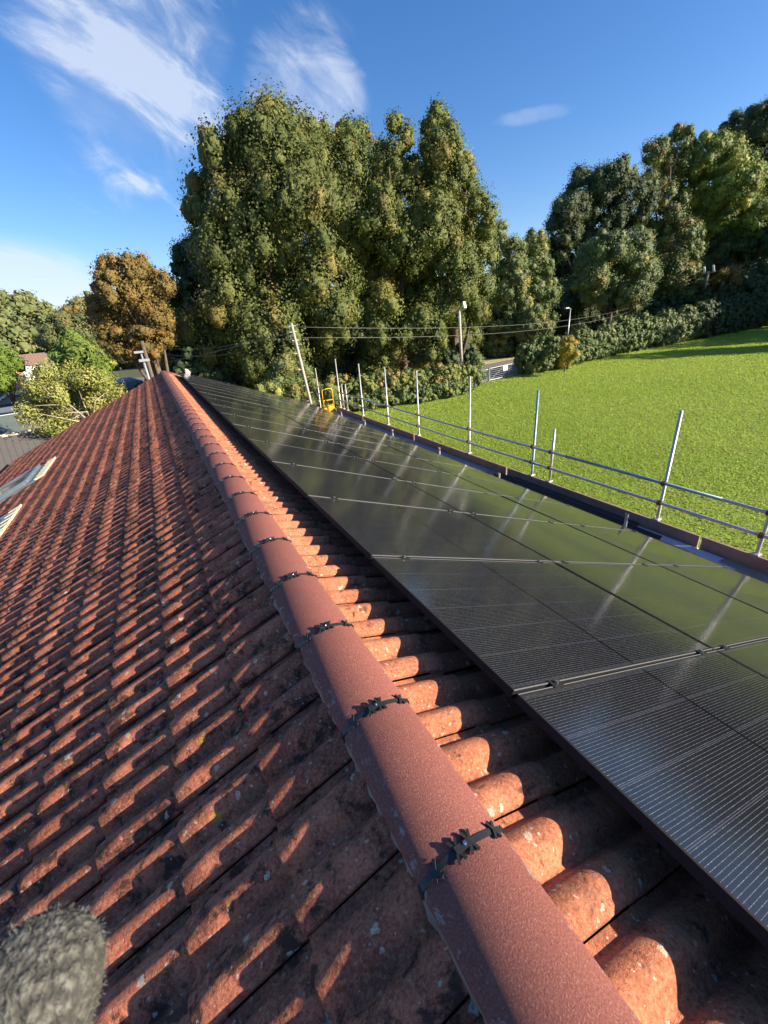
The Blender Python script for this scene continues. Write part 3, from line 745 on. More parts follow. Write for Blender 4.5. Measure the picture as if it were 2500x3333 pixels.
def limbs(base, tops, r, mat, parent, bend=.3, seed=0):
    rg_ = random.Random(seed); mb = MB(); base = Vector(base)
    tops = [Vector(t) for t in tops]; mean = sum(tops, Vector())/len(tops); zt = max(t.z for t in tops)
    tp = Vector((mean.x, mean.y, zt)); H = zt-base.z
    tr_ = [base+(tp-base)*f+Vector((rg_.gauss(0, .02), rg_.gauss(0, .02), 0))*H*f for f in (0, .12, .3, .5, .7, .88)]
    mb.tube(tr_, r, 10, rads=[r*1.25, r, r*.85, r*.65, r*.42, r*.15])
    for t in tops:
        i = max(0, min(4, int((t.z-base.z)/H*5)-1)); s = tr_[i]
        m = s.lerp(t, .55)+Vector((rg_.gauss(0, .1), rg_.gauss(0, .1), -.08))*(t-s).length*bend
        rb = r*(.55-.08*i); mb.tube([s, m, t], rb, 7, rads=[rb, rb*.6, rb*.15])
    return mb.build('trunk', mat, parent, smooth=True)
def tree(name, label, lob, D, leaf, dens, mat, cat='tree', group=None, seed=0, trunk=None, bark='bark', r=.35, flat=1.0, dj=.05, rs=.93, dy=0, **kw):
    L = []
    rg_ = random.Random(seed+100)
    for q in lob:
        px, py, rp = q[:3]; dd = D+(q[3] if len(q) > 3 else rg_.uniform(-dj, dj)*D)
        c = at(px, py+dy, dd); R = rp*mpp(c)*rs; L.append((tuple(c), R, R, R*(q[4] if len(q) > 4 else flat)))
    if trunk: b = at(*trunk); b.z = GZ
    else:
        mx = sum(l[0][0] for l in L)/len(L); my = sum(l[0][1] for l in L)/len(L); b = Vector((mx, my, GZ))
    e = empty(name, b); tag(e, label, cat, group)
    cr = foliage(L, leaf*.48, dens*5.6, mat, 'crown', e, seed, **{**kw, 'clump': kw.get('clump', .55)*1.35, 'core': kw.get('core', .50)})
    tk = limbs(b-Vector((0, 0, .2)), [l[0] for l in L], r, M[bark], e, seed=seed)
    for q in (cr, tk): q.matrix_parent_inverse = Matrix.Translation(-Vector(b))
    return e
QF = 1.0   # foliage quality factor
tree('tall_conifer', 'huge olive-green drooping evergreen, tallest tree in the middle behind the panels',
     [(900, 415, 95), (825, 440, 80), (1010, 450, 95), (760, 520, 70), (885, 560, 170), (1080, 560, 110), (765, 660, 95), (980, 700, 180), (830, 760, 150), (1110, 760, 120), (730, 800, 90), (900, 900, 170), (1070, 940, 130), (760, 960, 120), (880, 1080, 150), (1040, 1110, 120), (690, 1080, 110), (960, 1190, 90), (820, 1190, 90),
      (655, 590, 38), (640, 660, 26), (690, 460, 34), (650, 780, 30)],
     41, .34, 17*QF, M['cedar'], seed=1, r=.7, hue=.18, clump=.95, droop=.35, elong=1.35, dj=.085, flat=1.3, rs=.84, core=.46, dy=24)
tree('broadleaf_tree', 'narrow green tree top peeping between the two tall tree masses', [(1150, 470, 62), (1190, 520, 70), (1150, 640, 110), (1200, 800, 110)], 50, .36, 15*QF, M['mixed'], seed=2, r=.4, hue=.1, clump=.7)
tree('columnar_tree', 'tall column-like green tree, highest of the right pair in the middle mass',
     [(1425, 420, 62), (1450, 500, 85), (1400, 560, 80), (1500, 620, 80), (1560, 690, 52), (1420, 720, 110), (1530, 800, 90), (1460, 900, 120), (1540, 940, 75), (1470, 1050, 110), (1500, 1150, 70)],
     44, .32, 18*QF, M['colm'], seed=3, r=.5, hue=.15, clump=.78, droop=.2, dj=.08, flat=1.35, rs=.82, dy=26)
tree('columnar_tree', 'green column-like tree with a rounded top, left of the highest column tree',
     [(1290, 440, 55), (1270, 520, 62), (1300, 610, 92), (1240, 700, 95), (1330, 760, 105), (1240, 860, 105), (1330, 930, 105), (1260, 1030, 95), (1370, 1060, 90), (1340, 1150, 80), (1230, 1140, 75)],
     42, .32, 18*QF, M['colm'], seed=4, r=.5, hue=.15, clump=.78, droop=.2, dj=.08, flat=1.35, rs=.82, dy=26)
tree('ivy_clad_tree', 'shorter pale ivy-covered tree right of the tall middle trees, above the gate',
     [(1620, 770, 45), (1650, 840, 70), (1740, 800, 45), (1730, 880, 70), (1660, 950, 85), (1760, 960, 60), (1640, 1050, 75), (1740, 1060, 70), (1620, 1130, 50), (1700, 1110, 50)],
     61, .30, 20*QF, M['ivy'], seed=5, r=.4, hue=.22, clump=.6)
tree('domed_tree', 'dark domed tree at the left end of the right-hand wood',
     [(1990, 600, 75), (1900, 640, 80), (1850, 700, 60), (2060, 660, 75), (1960, 720, 110), (1820, 770, 65), (1880, 830, 100), (1800, 900, 70), (1860, 990, 90), (1960, 1020, 70)],
     80, .40, 13*QF, M['darkleaf'], seed=6, r=.6, hue=.3, clump=.9)
tree('domed_tree', 'lighter green tree bulging forward in front of the dark domed tree',
     [(1960, 830, 75), (2050, 820, 70), (2000, 880, 95), (2080, 900, 65), (1960, 940, 60), (2060, 960, 50), (1920, 900, 60)],
     71, .34, 17*QF, M['ivy'], seed=7, r=.4, hue=.12, clump=.75)
tree('mixed_tree', 'loose branched tree with a reddish top on the right skyline',
     [(2130, 500, 40), (2200, 480, 55), (2170, 560, 70), (2120, 620, 50), (2150, 690, 75), (2200, 800, 85), (2150, 880, 75), (2210, 930, 75), (2130, 990, 70)],
     90, .38, 12*QF, M['mixed'], seed=8, r=.5, hue=.35, clump=.8)
tree('yellowing_tree', 'yellow-green tree in the sunny middle of the right-hand wood',
     [(2290, 520, 70), (2350, 500, 60), (2300, 610, 90), (2390, 600, 80), (2360, 700, 80), (2470, 620, 80), (2440, 720, 70), (2290, 710, 70), (2400, 780, 80)],
     97, .38, 15*QF, M['bright'], seed=9, r=.5, hue=.3, clump=.85)
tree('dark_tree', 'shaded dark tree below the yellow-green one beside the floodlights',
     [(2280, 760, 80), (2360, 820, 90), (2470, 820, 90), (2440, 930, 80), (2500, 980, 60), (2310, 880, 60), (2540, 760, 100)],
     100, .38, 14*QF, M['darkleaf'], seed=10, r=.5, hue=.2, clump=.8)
tree('skyline_tree', 'dark tall tree filling the top right corner of the skyline',
     [(2410, 430, 62), (2480, 400, 62), (2540, 420, 90), (2380, 500, 60), (2470, 500, 90), (2560, 560, 110)],
     114, .42, 13*QF, M['darkleaf'], seed=11, r=.6, hue=.4, clump=1.0)
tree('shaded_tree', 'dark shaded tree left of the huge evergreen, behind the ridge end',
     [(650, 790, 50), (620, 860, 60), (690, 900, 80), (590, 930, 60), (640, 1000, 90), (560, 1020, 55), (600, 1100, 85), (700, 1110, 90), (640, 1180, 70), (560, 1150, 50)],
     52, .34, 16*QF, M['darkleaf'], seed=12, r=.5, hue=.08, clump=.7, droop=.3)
tree('chestnut_tree', 'rusty orange autumn tree standing left of the dark evergreens',
     [(400, 880, 55), (350, 870, 30), (460, 890, 50), (370, 940, 60), (460, 960, 75), (520, 920, 40), (340, 1010, 45), (420, 1040, 80), (510, 1030, 55), (330, 1070, 40), (400, 1120, 60), (480, 1100, 60), (530, 1100, 35)],
     38, .26, 26*QF, M['chest'], seed=13, trunk=(528, 1240, 38), r=.45, hue=.35, clump=.48)
tree('garden_tree', 'olive garden tree behind the bright green conifer on the left',
     [(200, 1060, 42), (250, 1070, 50), (300, 1110, 42), (170, 1100, 45), (230, 1130, 50), (310, 1160, 40)], 82, .42, 12, M['far'], seed=14, r=.4, hue=.3, clump=.8)
tree('bare_topped_tree', 'thin brownish half bare tree sticking up beside the rusty tree', [(240, 1010, 20), (265, 1020, 22), (285, 1045, 22), (220, 1020, 14)], 95, .30, 5, M['chest'], seed=15, r=.25, inner=0, hue=.2, clump=.6)
tree('small_conifer', 'bright green feathery conifer in front of the white house',
     [(235, 1100, 18), (245, 1125, 28), (225, 1150, 36), (270, 1160, 38), (250, 1190, 48), (300, 1200, 40), (210, 1190, 30), (310, 1225, 36), (280, 1235, 36)],
     33, .30, 22, M['conifer'], seed=16, r=.25, hue=.2, clump=.5, elong=2.2)
tree('garden_bush', 'small round pale bush beside the road left of the car', [(350, 1175, 24), (345, 1195, 20)], 75, .22, 22, M['bright'], seed=17, r=.1, clump=.4)
tree('edge_tree', 'bright green tree cut off by the left edge of the picture', [(-10, 1170, 45), (25, 1190, 34), (-20, 1230, 45), (15, 1225, 22)], 38, .26, 26, M['conifer'], seed=18, r=.2, clump=.5)
w1 = foliage([(tuple(at(x, y, d)), r, r, r*.8) for x, y, d, r in ((-40, 1090, 150, 12), (20, 1075, 150, 11), (70, 1080, 150, 11), (110, 1110, 145, 9), (150, 1100, 160, 8), (60, 1130, 130, 7), (0, 1130, 125, 8), (130, 1140, 130, 7), (185, 1090, 190, 10), (140, 1070, 230, 7), (330, 1060, 200, 14), (420, 1080, 200, 14), (500, 1090, 180, 12), (-120, 1100, 170, 16), (-200, 1100, 170, 16))], .75, 4.0, M['far'], 'distant_woodland', None, 21, clump=2.0, core=.55)
tag(w1, 'distant green woodland on the left horizon', 'woodland', kind='stuff')
w2 = foliage([((x, 118-abs(x-60)*.12+random.uniform(-6, 6), GZ+6), 9, 7, 9) for x in range(-2, 200, 9)]+[((100+i*5, 78-i*7, GZ+7), 9, 9, 9) for i in range(8)]+[((105+random.uniform(-8, 8), 60-i*9, GZ+10), 10, 10, 12) for i in range(7)], .7, 3.2, M['darkleaf'], 'distant_woodland', None, 22, clump=1.8, core=.55)
tag(w2, 'dark woodland mass behind the trees on the right', 'woodland', kind='stuff')
# trees out to the right whose shadows streak the field
for i, (x, y, h) in enumerate(((74, 4, 13), (80, -3, 16), (90, 12, 16), (76, -12, 13), (92, -8, 18), (99, 2, 18), (84, 6, 14))):
    L = [((x+random.uniform(-3, 3), y+random.uniform(-3, 3), GZ+h*f), 3.2, 3.2, 3) for f in (.4, .6, .8, .95)]
    e = empty('boundary_tree', (x, y, GZ)); tag(e, ['boundary tree beyond the right edge of the field'][0], 'tree', 'boundary trees out of frame on the right')
    cr = foliage(L, .5, 6, M['mixed'], 'crown', e, 40+i, clump=.9); tk = limbs((x, y, GZ-.1), [l[0] for l in L], .4, M['bark'], e, seed=i)
    for q in (cr, tk): q.matrix_parent_inverse = Matrix.Translation((-x, -y, -GZ))
# undergrowth below the big trees
ug = []
for i in range(46):
    f = i/45; x, y = 560+f*1130, 1240-f*120
    D_ = 39.5+8*f+random.uniform(-1.5, 2)
    if x > 1470: D_ = 61
    p = at(x, y, D_); z = GZ+random.uniform(.8, 2.6); ug.append(((p.x, p.y, z), 2.6, 2.4, random.uniform(1.6, 3.2)))
for i in range(40):
    f = i/39; p = at(600+f*1100, 1180-f*120, 58+(12 if f > .75 else 0)); ug.append(((p.x, p.y, GZ+2.5), 3.4, 3, 4.5))
for i in range(30):
    f = i/29; p = at(1760+f*780, 1040-f*80, 78+f*16); ug.append(((p.x, p.y, GZ+2.5), 3.6, 3, 4.5))
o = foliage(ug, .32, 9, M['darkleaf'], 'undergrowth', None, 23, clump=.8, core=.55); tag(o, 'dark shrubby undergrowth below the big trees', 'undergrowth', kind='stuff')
# hedge along the field
def along(pts, step):
    out = []; 
    for a, b in zip(pts[:-1], pts[1:]):
        n = max(1, int((b-a).length/step))
        for i in range(n): out.append(a.lerp(b, i/n))
    return out
def hedge(name, label, cat, pts, rad, h, leaf, dens, mat, seed, back=1.2, **kw):
    L = []; rg_ = random.Random(seed)
    for p in along(pts, rad*.75):
        d = (p-CAM); d.z = 0; d.normalize(); q = p+d*(back+rg_.uniform(-.1, .3))
        hh = h*rg_.uniform(.82, 1.12)
        L.append(((q.x, q.y, GZ+hh*.42), rad, rad, hh*.5)); L.append(((q.x+rg_.uniform(-.4, .4), q.y+rg_.uniform(-.3, .3), GZ+hh*.75), rad*.75, rad*.75, hh*.33))
    b = pts[0]; e = empty(name, (b.x, b.y, GZ)); tag(e, label, cat)
    f = foliage(L, leaf, dens, mat, 'foliage', e, seed, core=.5, **kw); f.matrix_parent_inverse = Matrix.Translation((-b.x, -b.y, -GZ)); 
    st = MB()
    for p in along(pts, 1.1):
        d = (p-CAM); d.z = 0; d.normalize(); q = p+d*back
        st.tube([(q.x, q.y, GZ-.1), (q.x+rg_.gauss(0, .2), q.y+rg_.gauss(0, .2), GZ+h*.7)], .04, 6, rads=[.05, .015])
    s_ = st.build('stems', M['bark'], e); s_.matrix_parent_inverse = f.matrix_parent_inverse.copy()
    return e
hp = [onz(*q) for q in ((1715, 1222), (1820, 1203), (1989, 1158))]
hedge('field_hedge', 'leafy green hedge right of the gate at the field edge', 'hedge', hp, 1.25, 2.9, .19, 46, M['hedge'], 31, hue=.10, clump=.42)
hp2 = [onz(*q) for q in ((1989, 1158), (2134, 1130), (2254, 1107))]
hedge('field_hedge', 'middle stretch of the field hedge, darker leaves, below the cables', 'hedge', hp2, 1.5, 3.5, .24, 30, M['hedge'], 32, hue=.05, clump=.5)
hp3 = [onz(*q) for q in ((2254, 1107), (2400, 1077), (2520, 1052))]
hedge('field_hedge', 'far shaded stretch of hedge below the twin floodlights', 'hedge', hp3, 1.8, 4.0, .28, 22, M['darkleaf'], 33, hue=.1, clump=.55)
tree('yellow_bush', 'bright yellow-leaved bush in the hedge below the street lamp', [(1845, 1125, 26), (1850, 1155, 28), (1835, 1175, 24)], 43.5, .17, 55, simple('x', (0, 0, 0)) if 0 else leafm('yellow_leaf', ((.30, .26, .03), (.50, .38, .04), (.45, .20, .04))), 'bush', seed=34, r=.06, clump=.35, hue=.2)
tree('gate_bush', 'grey-green bush growing between the floodlight pole and the gate', [(1545, 1200, 26), (1552, 1170, 20), (1548, 1230, 28), (1525, 1235, 26)], 37.5, .19, 46, M['ivy'], 'bush', seed=35, r=.06, clump=.38)
bp = [onz(*q) for q in ((1095, 1347), (1200, 1333), (1320, 1315), (1440, 1298), (1520, 1272))]
hedge('bramble_bank', 'orange and yellow autumn bramble bank along the near left field edge', 'brambles', bp, 1.1, 2.0, .15, 60, M['bramble'], 36, back=1.5, hue=.2, clump=.40)
hb = [p+Vector((-.3, -.8, 0)) for p in bp]
hedge('weed_fringe', 'low green weed fringe at the foot of the bramble bank', 'weeds', hb, .8, 1.0, .15, 50, M['hedge'], 37, back=1.0, hue=.15, clump=.3)
tree('yellow_green_bush', 'tall yellow-green bush beside the leaning utility pole', [(925, 1190, 34), (950, 1225, 42), (985, 1240, 42), (905, 1240, 38), (1010, 1275, 38), (940, 1275, 38), (1060, 1285, 32), (985, 1200, 26)],
     25, .15, 75, M['ivy'], 'bush', seed=38, r=.08, clump=.34, hue=.45)
tree('lime_sapling', 'small bright lime sapling just showing over the panels left of the pole', [(850, 1268, 13), (880, 1262, 16), (895, 1280, 18), (865, 1285, 16)], 23, .16, 50, M['shrub'], 'bush', seed=39, r=.04, clump=.25, inner=.1)
# pale shrub tree on the left, sparse with visible branches
lsh = [(150, 1215, 34), (210, 1220, 40), (270, 1240, 42), (330, 1262, 38), (385, 1290, 26), (120, 1260, 36), (180, 1285, 42), (250, 1300, 42), (310, 1310, 34), (130, 1330, 40), (190, 1350, 42), (245, 1370, 36), (95, 1300, 30), (170, 1390, 34), (360, 1270, 24), (90, 1345, 28), (230, 1410, 24)]
sh = tree('lime_green_shrub', 'sprawling lime-yellow shrub tree with pale bare branches beyond the left roof edge', lsh, 27, .19, 75, M['shrub'], 'shrub', seed=50, r=.07, bark='palebark', hue=.2, clump=.40, inner=.12, core=0, elong=1.3, shell=(.4, 1.1))
bb = MB(); rr_ = random.Random(3); root = at(300, 1380, 26.2)
for i in range(9):
    q = lsh[rr_.randrange(len(lsh))]; e_ = at(q[0]+rr_.uniform(-40, 40), q[1]+rr_.uniform(-35, 25), 25.2+rr_.uniform(-.8, .8)); m_ = root.lerp(e_, .45)+Vector((rr_.uniform(-.4, .4), rr_.uniform(-.3, .3), rr_.uniform(-.2, .6)))
    bb.tube([root, m_, e_], .03, 6, rads=[.045, .022, .006])
bo = bb.build('branches', M['palebark'], sh); bo.matrix_parent_inverse = Matrix.Translation(-sh.location)
# ------------------------------------------------------------------ poles, wires, lamps
def pole(name, label, b, t, r, parts, cat='pole', mat='pole'):
    e = empty(name, b); tag(e, label, cat)
    o = MB().tube([b, t], r, 12, rads=[r*1.25, r]).build('pole_shaft', M[mat], e, smooth=True); o.matrix_parent_inverse = Matrix.Translation(-Vector(b))
    for nm, mb, mt in parts:
        q = mb.build(nm, M[mt], e); q.matrix_parent_inverse = Matrix.Translation(-Vector(b))
    return e
D2 = 21.0; t2 = at(948, 1052, D2); b2m = at(1010, 1305, D2)
dirp = (b2m-t2); b2 = t2+dirp*((GZ-t2.z)/dirp.z)
ins = MB()
for f in (.02, .06, .12): 
    p = t2.lerp(b2, f); ins.tube([p+Vector((-.16, 0, 0)), p+Vector((.16, 0, 0))], .03, 8)
steps = MB()
for i in range(8):
    p = t2.lerp(b2, .15+.06*i); s = (-1)**i; steps.tube([p, p+Vector((s*.22, -.05, 0))], .014, 6)
st_ = MB(); st_.tube([t2.lerp(b2, .2), at(1040, 1240, D2+.5)+Vector((.5, 0, -3.0))], .008, 5)
pole('utility_pole', 'leaning wooden utility pole with step irons behind the panels', b2, t2, .062, [('insulator', ins, 'alu'), ('step_irons', steps, 'galv'), ('stay_wire', st_, 'wire')])
# floodlight pole
g1 = onz(1506, 1256); g1.z = GZ; dd = math.hypot(g1.x-CAM.x, g1.y-CAM.y); t1 = at(1494, 1005, dd)
vx = rt.copy(); vx.z = 0; vx.normalize()
arm = MB(); a0 = at(1467, 1020, dd); a1 = at(1515, 1006, dd); u_ = (a1-a0); 
arm.tube([a0, a1], .05, 4)
hd = MB(); hc = at(1511, 993, dd); hm = Matrix.Translation(hc) @ Matrix.Rotation(.3, 4, 'Z') @ Matrix.Rotation(.15, 4, 'Y') @ Matrix.Rotation(-.3, 4, 'X')
hd.box((-.16, -.08, -.24), (.16, .06, .24), hm)
br = MB().tube([at(1508, 1008, dd), hc], .025, 6)
cl = MB()
for f in (.1, .2, .3, .34): cl.box((-.13, -.04, -.05), (.13, .04, .05), Matrix.Translation(t1.lerp(g1, f)))
pole('floodlight_pole', 'wooden pole with brown crossarm and a single white floodlight near the gate', g1, t1, .11, [('crossarm', arm, 'rustarm'), ('floodlight', hd, 'white'), ('bracket', br, 'galv'), ('step_irons', cl, 'alu')], 'floodlight')
dd = 87.0; t3 = at(2308, 883, dd); b3 = at(2283, 990, dd); b3 = t3+(b3-t3)*((GZ-t3.z)/(b3-t3).z)
arm = MB().tube([at(2287, 893, dd), at(2323, 885, dd)], .09, 4)
hs = []
for (x, y) in ((2293, 879), (2323, 874)):
    h = MB(); h.box((-.34, -.12, -.46), (.34, .1, .46), Matrix.Translation(at(x, y, dd)) @ Matrix.Rotation(.35, 4, 'Z') @ Matrix.Rotation(.2, 4, 'Y') @ Matrix.Rotation(-.3, 4, 'X')); hs.append(('floodlight', h, 'white'))
pole('floodlight_pole', 'far pole carrying twin white floodlights above the right hedge', b3, t3, .14, [('crossarm', arm, 'rustarm')]+hs, 'floodlight')
dd = 89; t4 = at(2383, 900, dd); b4 = at(2362, 1005, dd); b4 = t4+(b4-t4)*((GZ-t4.z)/(b4-t4).z)
pole('bare_tree', 'bare pale tree trunk right of the twin floodlight pole', b4, t4, .2, [], 'tree trunk', 'palebark')
tree('orange_tree', 'small orange-leaved tree top beside the bare trunk', [(2350, 895, 16), (2385, 890, 22), (2400, 905, 16), (2330, 915, 12)], 88, .3, 18, M['chest'], seed=60, r=.1, hue=.4, clump=.5, inner=.1)
# street lamps
def lamp(label, x, yt, yb, D, arm, r=.06):
    t = at(x, yt, D); b = Vector((t.x, t.y, GZ)); a = MB().tube([t, t+Vector((-math.cos(.3)*arm, .1, .06))], .035, 6)
    h = MB(); h.box((-arm-.35, -.13, .02), (-arm+.15, .13, .14), Matrix.Translation(t)); return pole('street_lamp', label, b, t, r, [('arm', a, 'lampgrey'), ('lamp_head', h, 'lampgrey')], 'street lamp', 'lampgrey')
lamp('pale street lamp standing behind the hedge left of the dark domed tree', 1857, 1004, 1095, 56, .5)
lamp('grey street lamp left of the wooden pole at the ridge end, higher head', 459, 1150, 1226, 30, .0, .05)
lamp('grey street lamp with wider head, nearer the wooden pole at the ridge end', 468, 1178, 1226, 26, -.15, .06)
t5 = at(461, 1110, 32); b5 = at(492, 1217, 32); b5 = t5+(b5-t5)*((GZ-t5.z)/(b5-t5).z)
pole('utility_pole', 'brown wooden pole rising behind the far end of the ridge', b5, t5, .11, [], 'pole', 'bark')
def wire(label, a, b, sag, r=.018, mid=None):
    pts = []
    for i in range(25):
        f = i/24; p = a.lerp(b, f); p.z -= sag*4*f*(1-f); pts.append(p)
    o = MB().tube(pts, r, 5).build('overhead_wire', M['wire'], smooth=True); tag(o, label, 'cable')
tF = at(2206, 940, 97)
pole('utility_pole', 'distant cable pole hidden in the dark wood', Vector((tF.x, tF.y, GZ)), tF+Vector((0, 0, .3)), .12, [('insulator', MB().box((-.25, -.1, -.1), (.25, .1, .15), Matrix.Translation(tF)), 'white')])
wire('upper overhead cable running right from the leaning pole', t2.lerp(b2, .025), tF, 1.9, .010)
wire('lower overhead cable running right from the leaning pole', t2.lerp(b2, .10), tF-Vector((0, 0, .35)), 2.0, .010)
wire('upper overhead cable running left from the leaning pole to the brown pole', t2.lerp(b2, .03), t5-Vector((0, 0, .2)), .55, .006)
wire('lower overhead cable running left from the leaning pole to the brown pole', t2.lerp(b2, .09), t5-Vector((0, 0, .5)), .62, .006)
wire('thin slanting cable running down left from the leaning pole', t2.lerp(b2, .06), at(300, 1215, 60), .3, .012)
# field gate
def field_gate(label, a, b, h, cat='gate', sign=True):
    e = empty('field_gate', a); tag(e, label, cat, None)
    inv = Matrix.Translation(-Vector(a)); d = (b-a); Lg = d.length; d.normalize(); up = Vector((0, 0, 1))
    def P(u, z): return a+d*u+up*z
    fr = MB().tube([P(.03, .12), P(.03, h), P(Lg-.03, h), P(Lg-.03, .12), P(.03, .12)], .030, 8); parts = [('gate_frame', fr)]
    for i in range(1, 6): parts.append(('bar', MB().tube([P(.03, .12+(h-.12)*i/6), P(Lg-.03, .12+(h-.12)*i/6)], .017, 6)))
    if Lg > 2: 
        for u0, u1 in ((.1, Lg*.48), (Lg*.86, Lg*.52)): parts.append(('brace', MB().tube([P(u0, .14), P(u1, h-.03)], .022, 6)))
        parts.append(('brace', MB().tube([P(Lg*.5, .14), P(Lg*.5, h)], .022, 6)))
    for nm, m in parts: o = m.build(nm, M['gate'], e); o.matrix_parent_inverse = inv
    if sign and Lg > 2:
        n = d.cross(up)*1.0
        if n.dot(CAM-a) < 0: n = -n
        c = P(Lg*.5, h*.78)+n*.05; s_ = MB(); s_.add([c-d*.3-up*.2, c+d*.3-up*.2, c+d*.3+up*.22, c-d*.3+up*.22, c-d*.3-up*.2-n*.01, c+d*.3-up*.2-n*.01, c+d*.3+up*.22-n*.01, c-d*.3+up*.22-n*.01], [(0, 1, 2, 3), (7, 6, 5, 4), (0, 4, 5, 1), (1, 5, 6, 2), (2, 6, 7, 3), (3, 7, 4, 0)])
        o = s_.build('sign_plate', M['white'], e); o.matrix_parent_inverse = inv
    return e
field_gate('galvanised seven-bar field gate with a white sign plate', ga+gd*.12, gb_, 1.12)
field_gate('short galvanised gate panel left of the main field gate, half hidden by a bush', ga-gd*1.6, ga-gd*.12, 1.08)
o = MB().tube([ga+Vector((0, 0, -.1)), ga+Vector((0, 0, 1.22))], .07, 10).build('gate_post', M['gate']); tag(o, 'metal gate post between the field gate and the short panel', 'post')
# goal frame
a = at(2338, 1003, 90); b = at(2386, 992, 90)
gl = MB(); H = 1.6
zt_ = at(2340, 978, 90).z
gl.tube([Vector((a.x, a.y, GZ)), Vector((a.x, a.y, zt_))], .05, 6); gl.tube([Vector((b.x, b.y, GZ)), Vector((b.x, b.y, at(2390, 968, 90).z))], .05, 6); gl.tube([Vector((a.x, a.y, zt_)), at(2390, 968, 90)], .05, 6)
gl.tube([at(2340, 992, 90), at(2388, 984, 90)], .03, 6)
tag(gl.build('goal_frame', M['white']), 'thin white goal frame half hidden behind the far right hedge', 'goal')
# ------------------------------------------------------------------ buildings on the left
def gabled(name, label, c, L, Wd, hw, pitch, rot, wall, roof, wins=(), chimney=False, gz=GZ, over=.3, barge=None, ridge=None):
    e = empty(name, (c[0], c[1], gz), (0, 0, rot)); tag(e, label, 'building')
    hr = hw+Wd/2*math.tan(pitch)
    w = MB().prism([(-Wd/2, 0), (Wd/2, 0), (Wd/2, hw), (0, hr), (-Wd/2, hw)], -L/2, L/2).build('wall', wall, e)
    rf = MB(); t = .12; ov = over
    for s in (-1, 1):
        lowx, lowz = s*(Wd/2+ov), hw-ov*math.tan(pitch)
        P = [Vector((0, -L/2-ov, hr+.02)), Vector((0, L/2+ov, hr+.02)), Vector((lowx, L/2+ov, lowz+.02)), Vector((lowx, -L/2-ov, lowz+.02))]
        Q = [p+Vector((0, 0, t)) for p in P]; q = [(0, 1, 2, 3), (7, 6, 5, 4), (0, 4, 5, 1), (1, 5, 6, 2), (2, 6, 7, 3), (3, 7, 4, 0)]
        rf.add(P+Q, q if s < 0 else [f[::-1] for f in q])
    ro = rf.build('roof', roof, e)
    if barge:
        for yv in (-L/2-ov-.03, L/2+ov):
            bm_ = MB()
            for s in (-1, 1):
                lowx, lowz = s*(Wd/2+ov), hw-ov*math.tan(pitch)
                P = [Vector((0, yv, hr+.0)), Vector((lowx, yv, lowz)), Vector((lowx, yv, lowz-.18+.15)), Vector((0, yv, hr-.18+.15))]
                P = [Vector((0, yv, hr+.16)), Vector((lowx, yv, lowz+.16)), Vector((lowx, yv, lowz-.06)), Vector((0, yv, hr-.06))]
                Q = [p+Vector((0, .03, 0)) for p in P]; bm_.add(P+Q, [(0, 1, 2, 3), (7, 6, 5, 4), (0, 4, 5, 1), (1, 5, 6, 2), (2, 6, 7, 3), (3, 7, 4, 0)])
            bm_.build('bargeboard', barge, e)
    if ridge:
        rb = MB()
        for i in range(int(L/.45)):
            y = -L/2+i*.45; rb.tube([(0, y, hr+t-.02), (0, y+.44, hr+t-.015)], .11, 10)
        rb.build('ridge_tiles', ridge, e, smooth=True)
    for (face, u, z, ww, hh) in wins:
        if face in ('L', 'R'):
            X = (Wd/2)*(1 if face == 'R' else -1); s = 1 if face == 'R' else -1
            f = MB().box((min(X, X+s*.05), u-ww/2-.06, z-.06), (max(X, X+s*.05), u+ww/2+.06, z+hh+.06)).build('window', M['white'], e)
            MB().box((min(X+s*.05, X+s*.07), u-ww/2, z), (max(X+s*.05, X+s*.07), u+ww/2, z+hh)).build('pane', M['winglass'], f)
        else:
            Y = -L/2; f = MB().box((u-ww/2-.06, Y-.05, z-.06), (u+ww/2+.06, Y, z+hh+.06)).build('window', M['white'], e)
            MB().box((u-ww/2, Y-.07, z), (u+ww/2, Y-.05, z+hh)).build('pane', M['winglass'], f)
    if chimney: MB().box((-.3, L*.2, hr-.5), (.3, L*.2+.8, hr+1.0)).build('chimney', M['brick'], e)
    return e
# grey-roofed outbuilding just beyond the left verge
R1 = onz(-20, 1443, -2.75); R2 = onz(185, 1405, -2.75); dr = (R2-R1); ang = math.atan2(dr.y, dr.x)
cc = R1+dr*.5+Vector((-3.0, -.6, 0)); 
gabled('outbuilding', 'low outbuilding with a grey weathered slate roof and mossy ridge beyond the left verge', (cc.x, cc.y), 14, 8.0, .55, math.radians(22), ang-PI/2, M['brick'], M['greyroof'], ridge=M['cream'])
# flat roofed stone shed and greenhouse
s0 = at(-30, 1385, 40); s1 = at(112, 1345, 40)
e = empty('stone_shed', (s0.x-2, s0.y, GZ), (0, 0, .28)); tag(e, 'stone shed with a flat grey felt roof behind the lime shrub', 'building')
MB().box((-3, 0, 0), (5.0, 4, 1.75)).build('wall', simple('rough_stone', (.20, .18, .15), .95, 0, .6, 3, 1, 12), e); MB().box((-3.2, -.35, 1.753), (5.3, 4.2, 1.93)).build('roof', M['felt'], e, bevel=.02)
g0 = at(-8, 1445, 33)
e = empty('greenhouse', (g0.x, g0.y, GZ), (0, 0, .25)); tag(e, 'small lean-to greenhouse with grey panes and white frame at the left edge', 'greenhouse')
fr = MB(); hz0, hz1 = at(30, 1425, 33).z-GZ, at(30, 1378, 33).z-GZ+.3
for x in (-1.0, -.3, .4, 1.1, 1.75): fr.tube([(x, 0, 0), (x, 0, hz0)], .03, 6); fr.tube([(x, 0, hz0), (x, 1.7, hz1)], .025, 6)
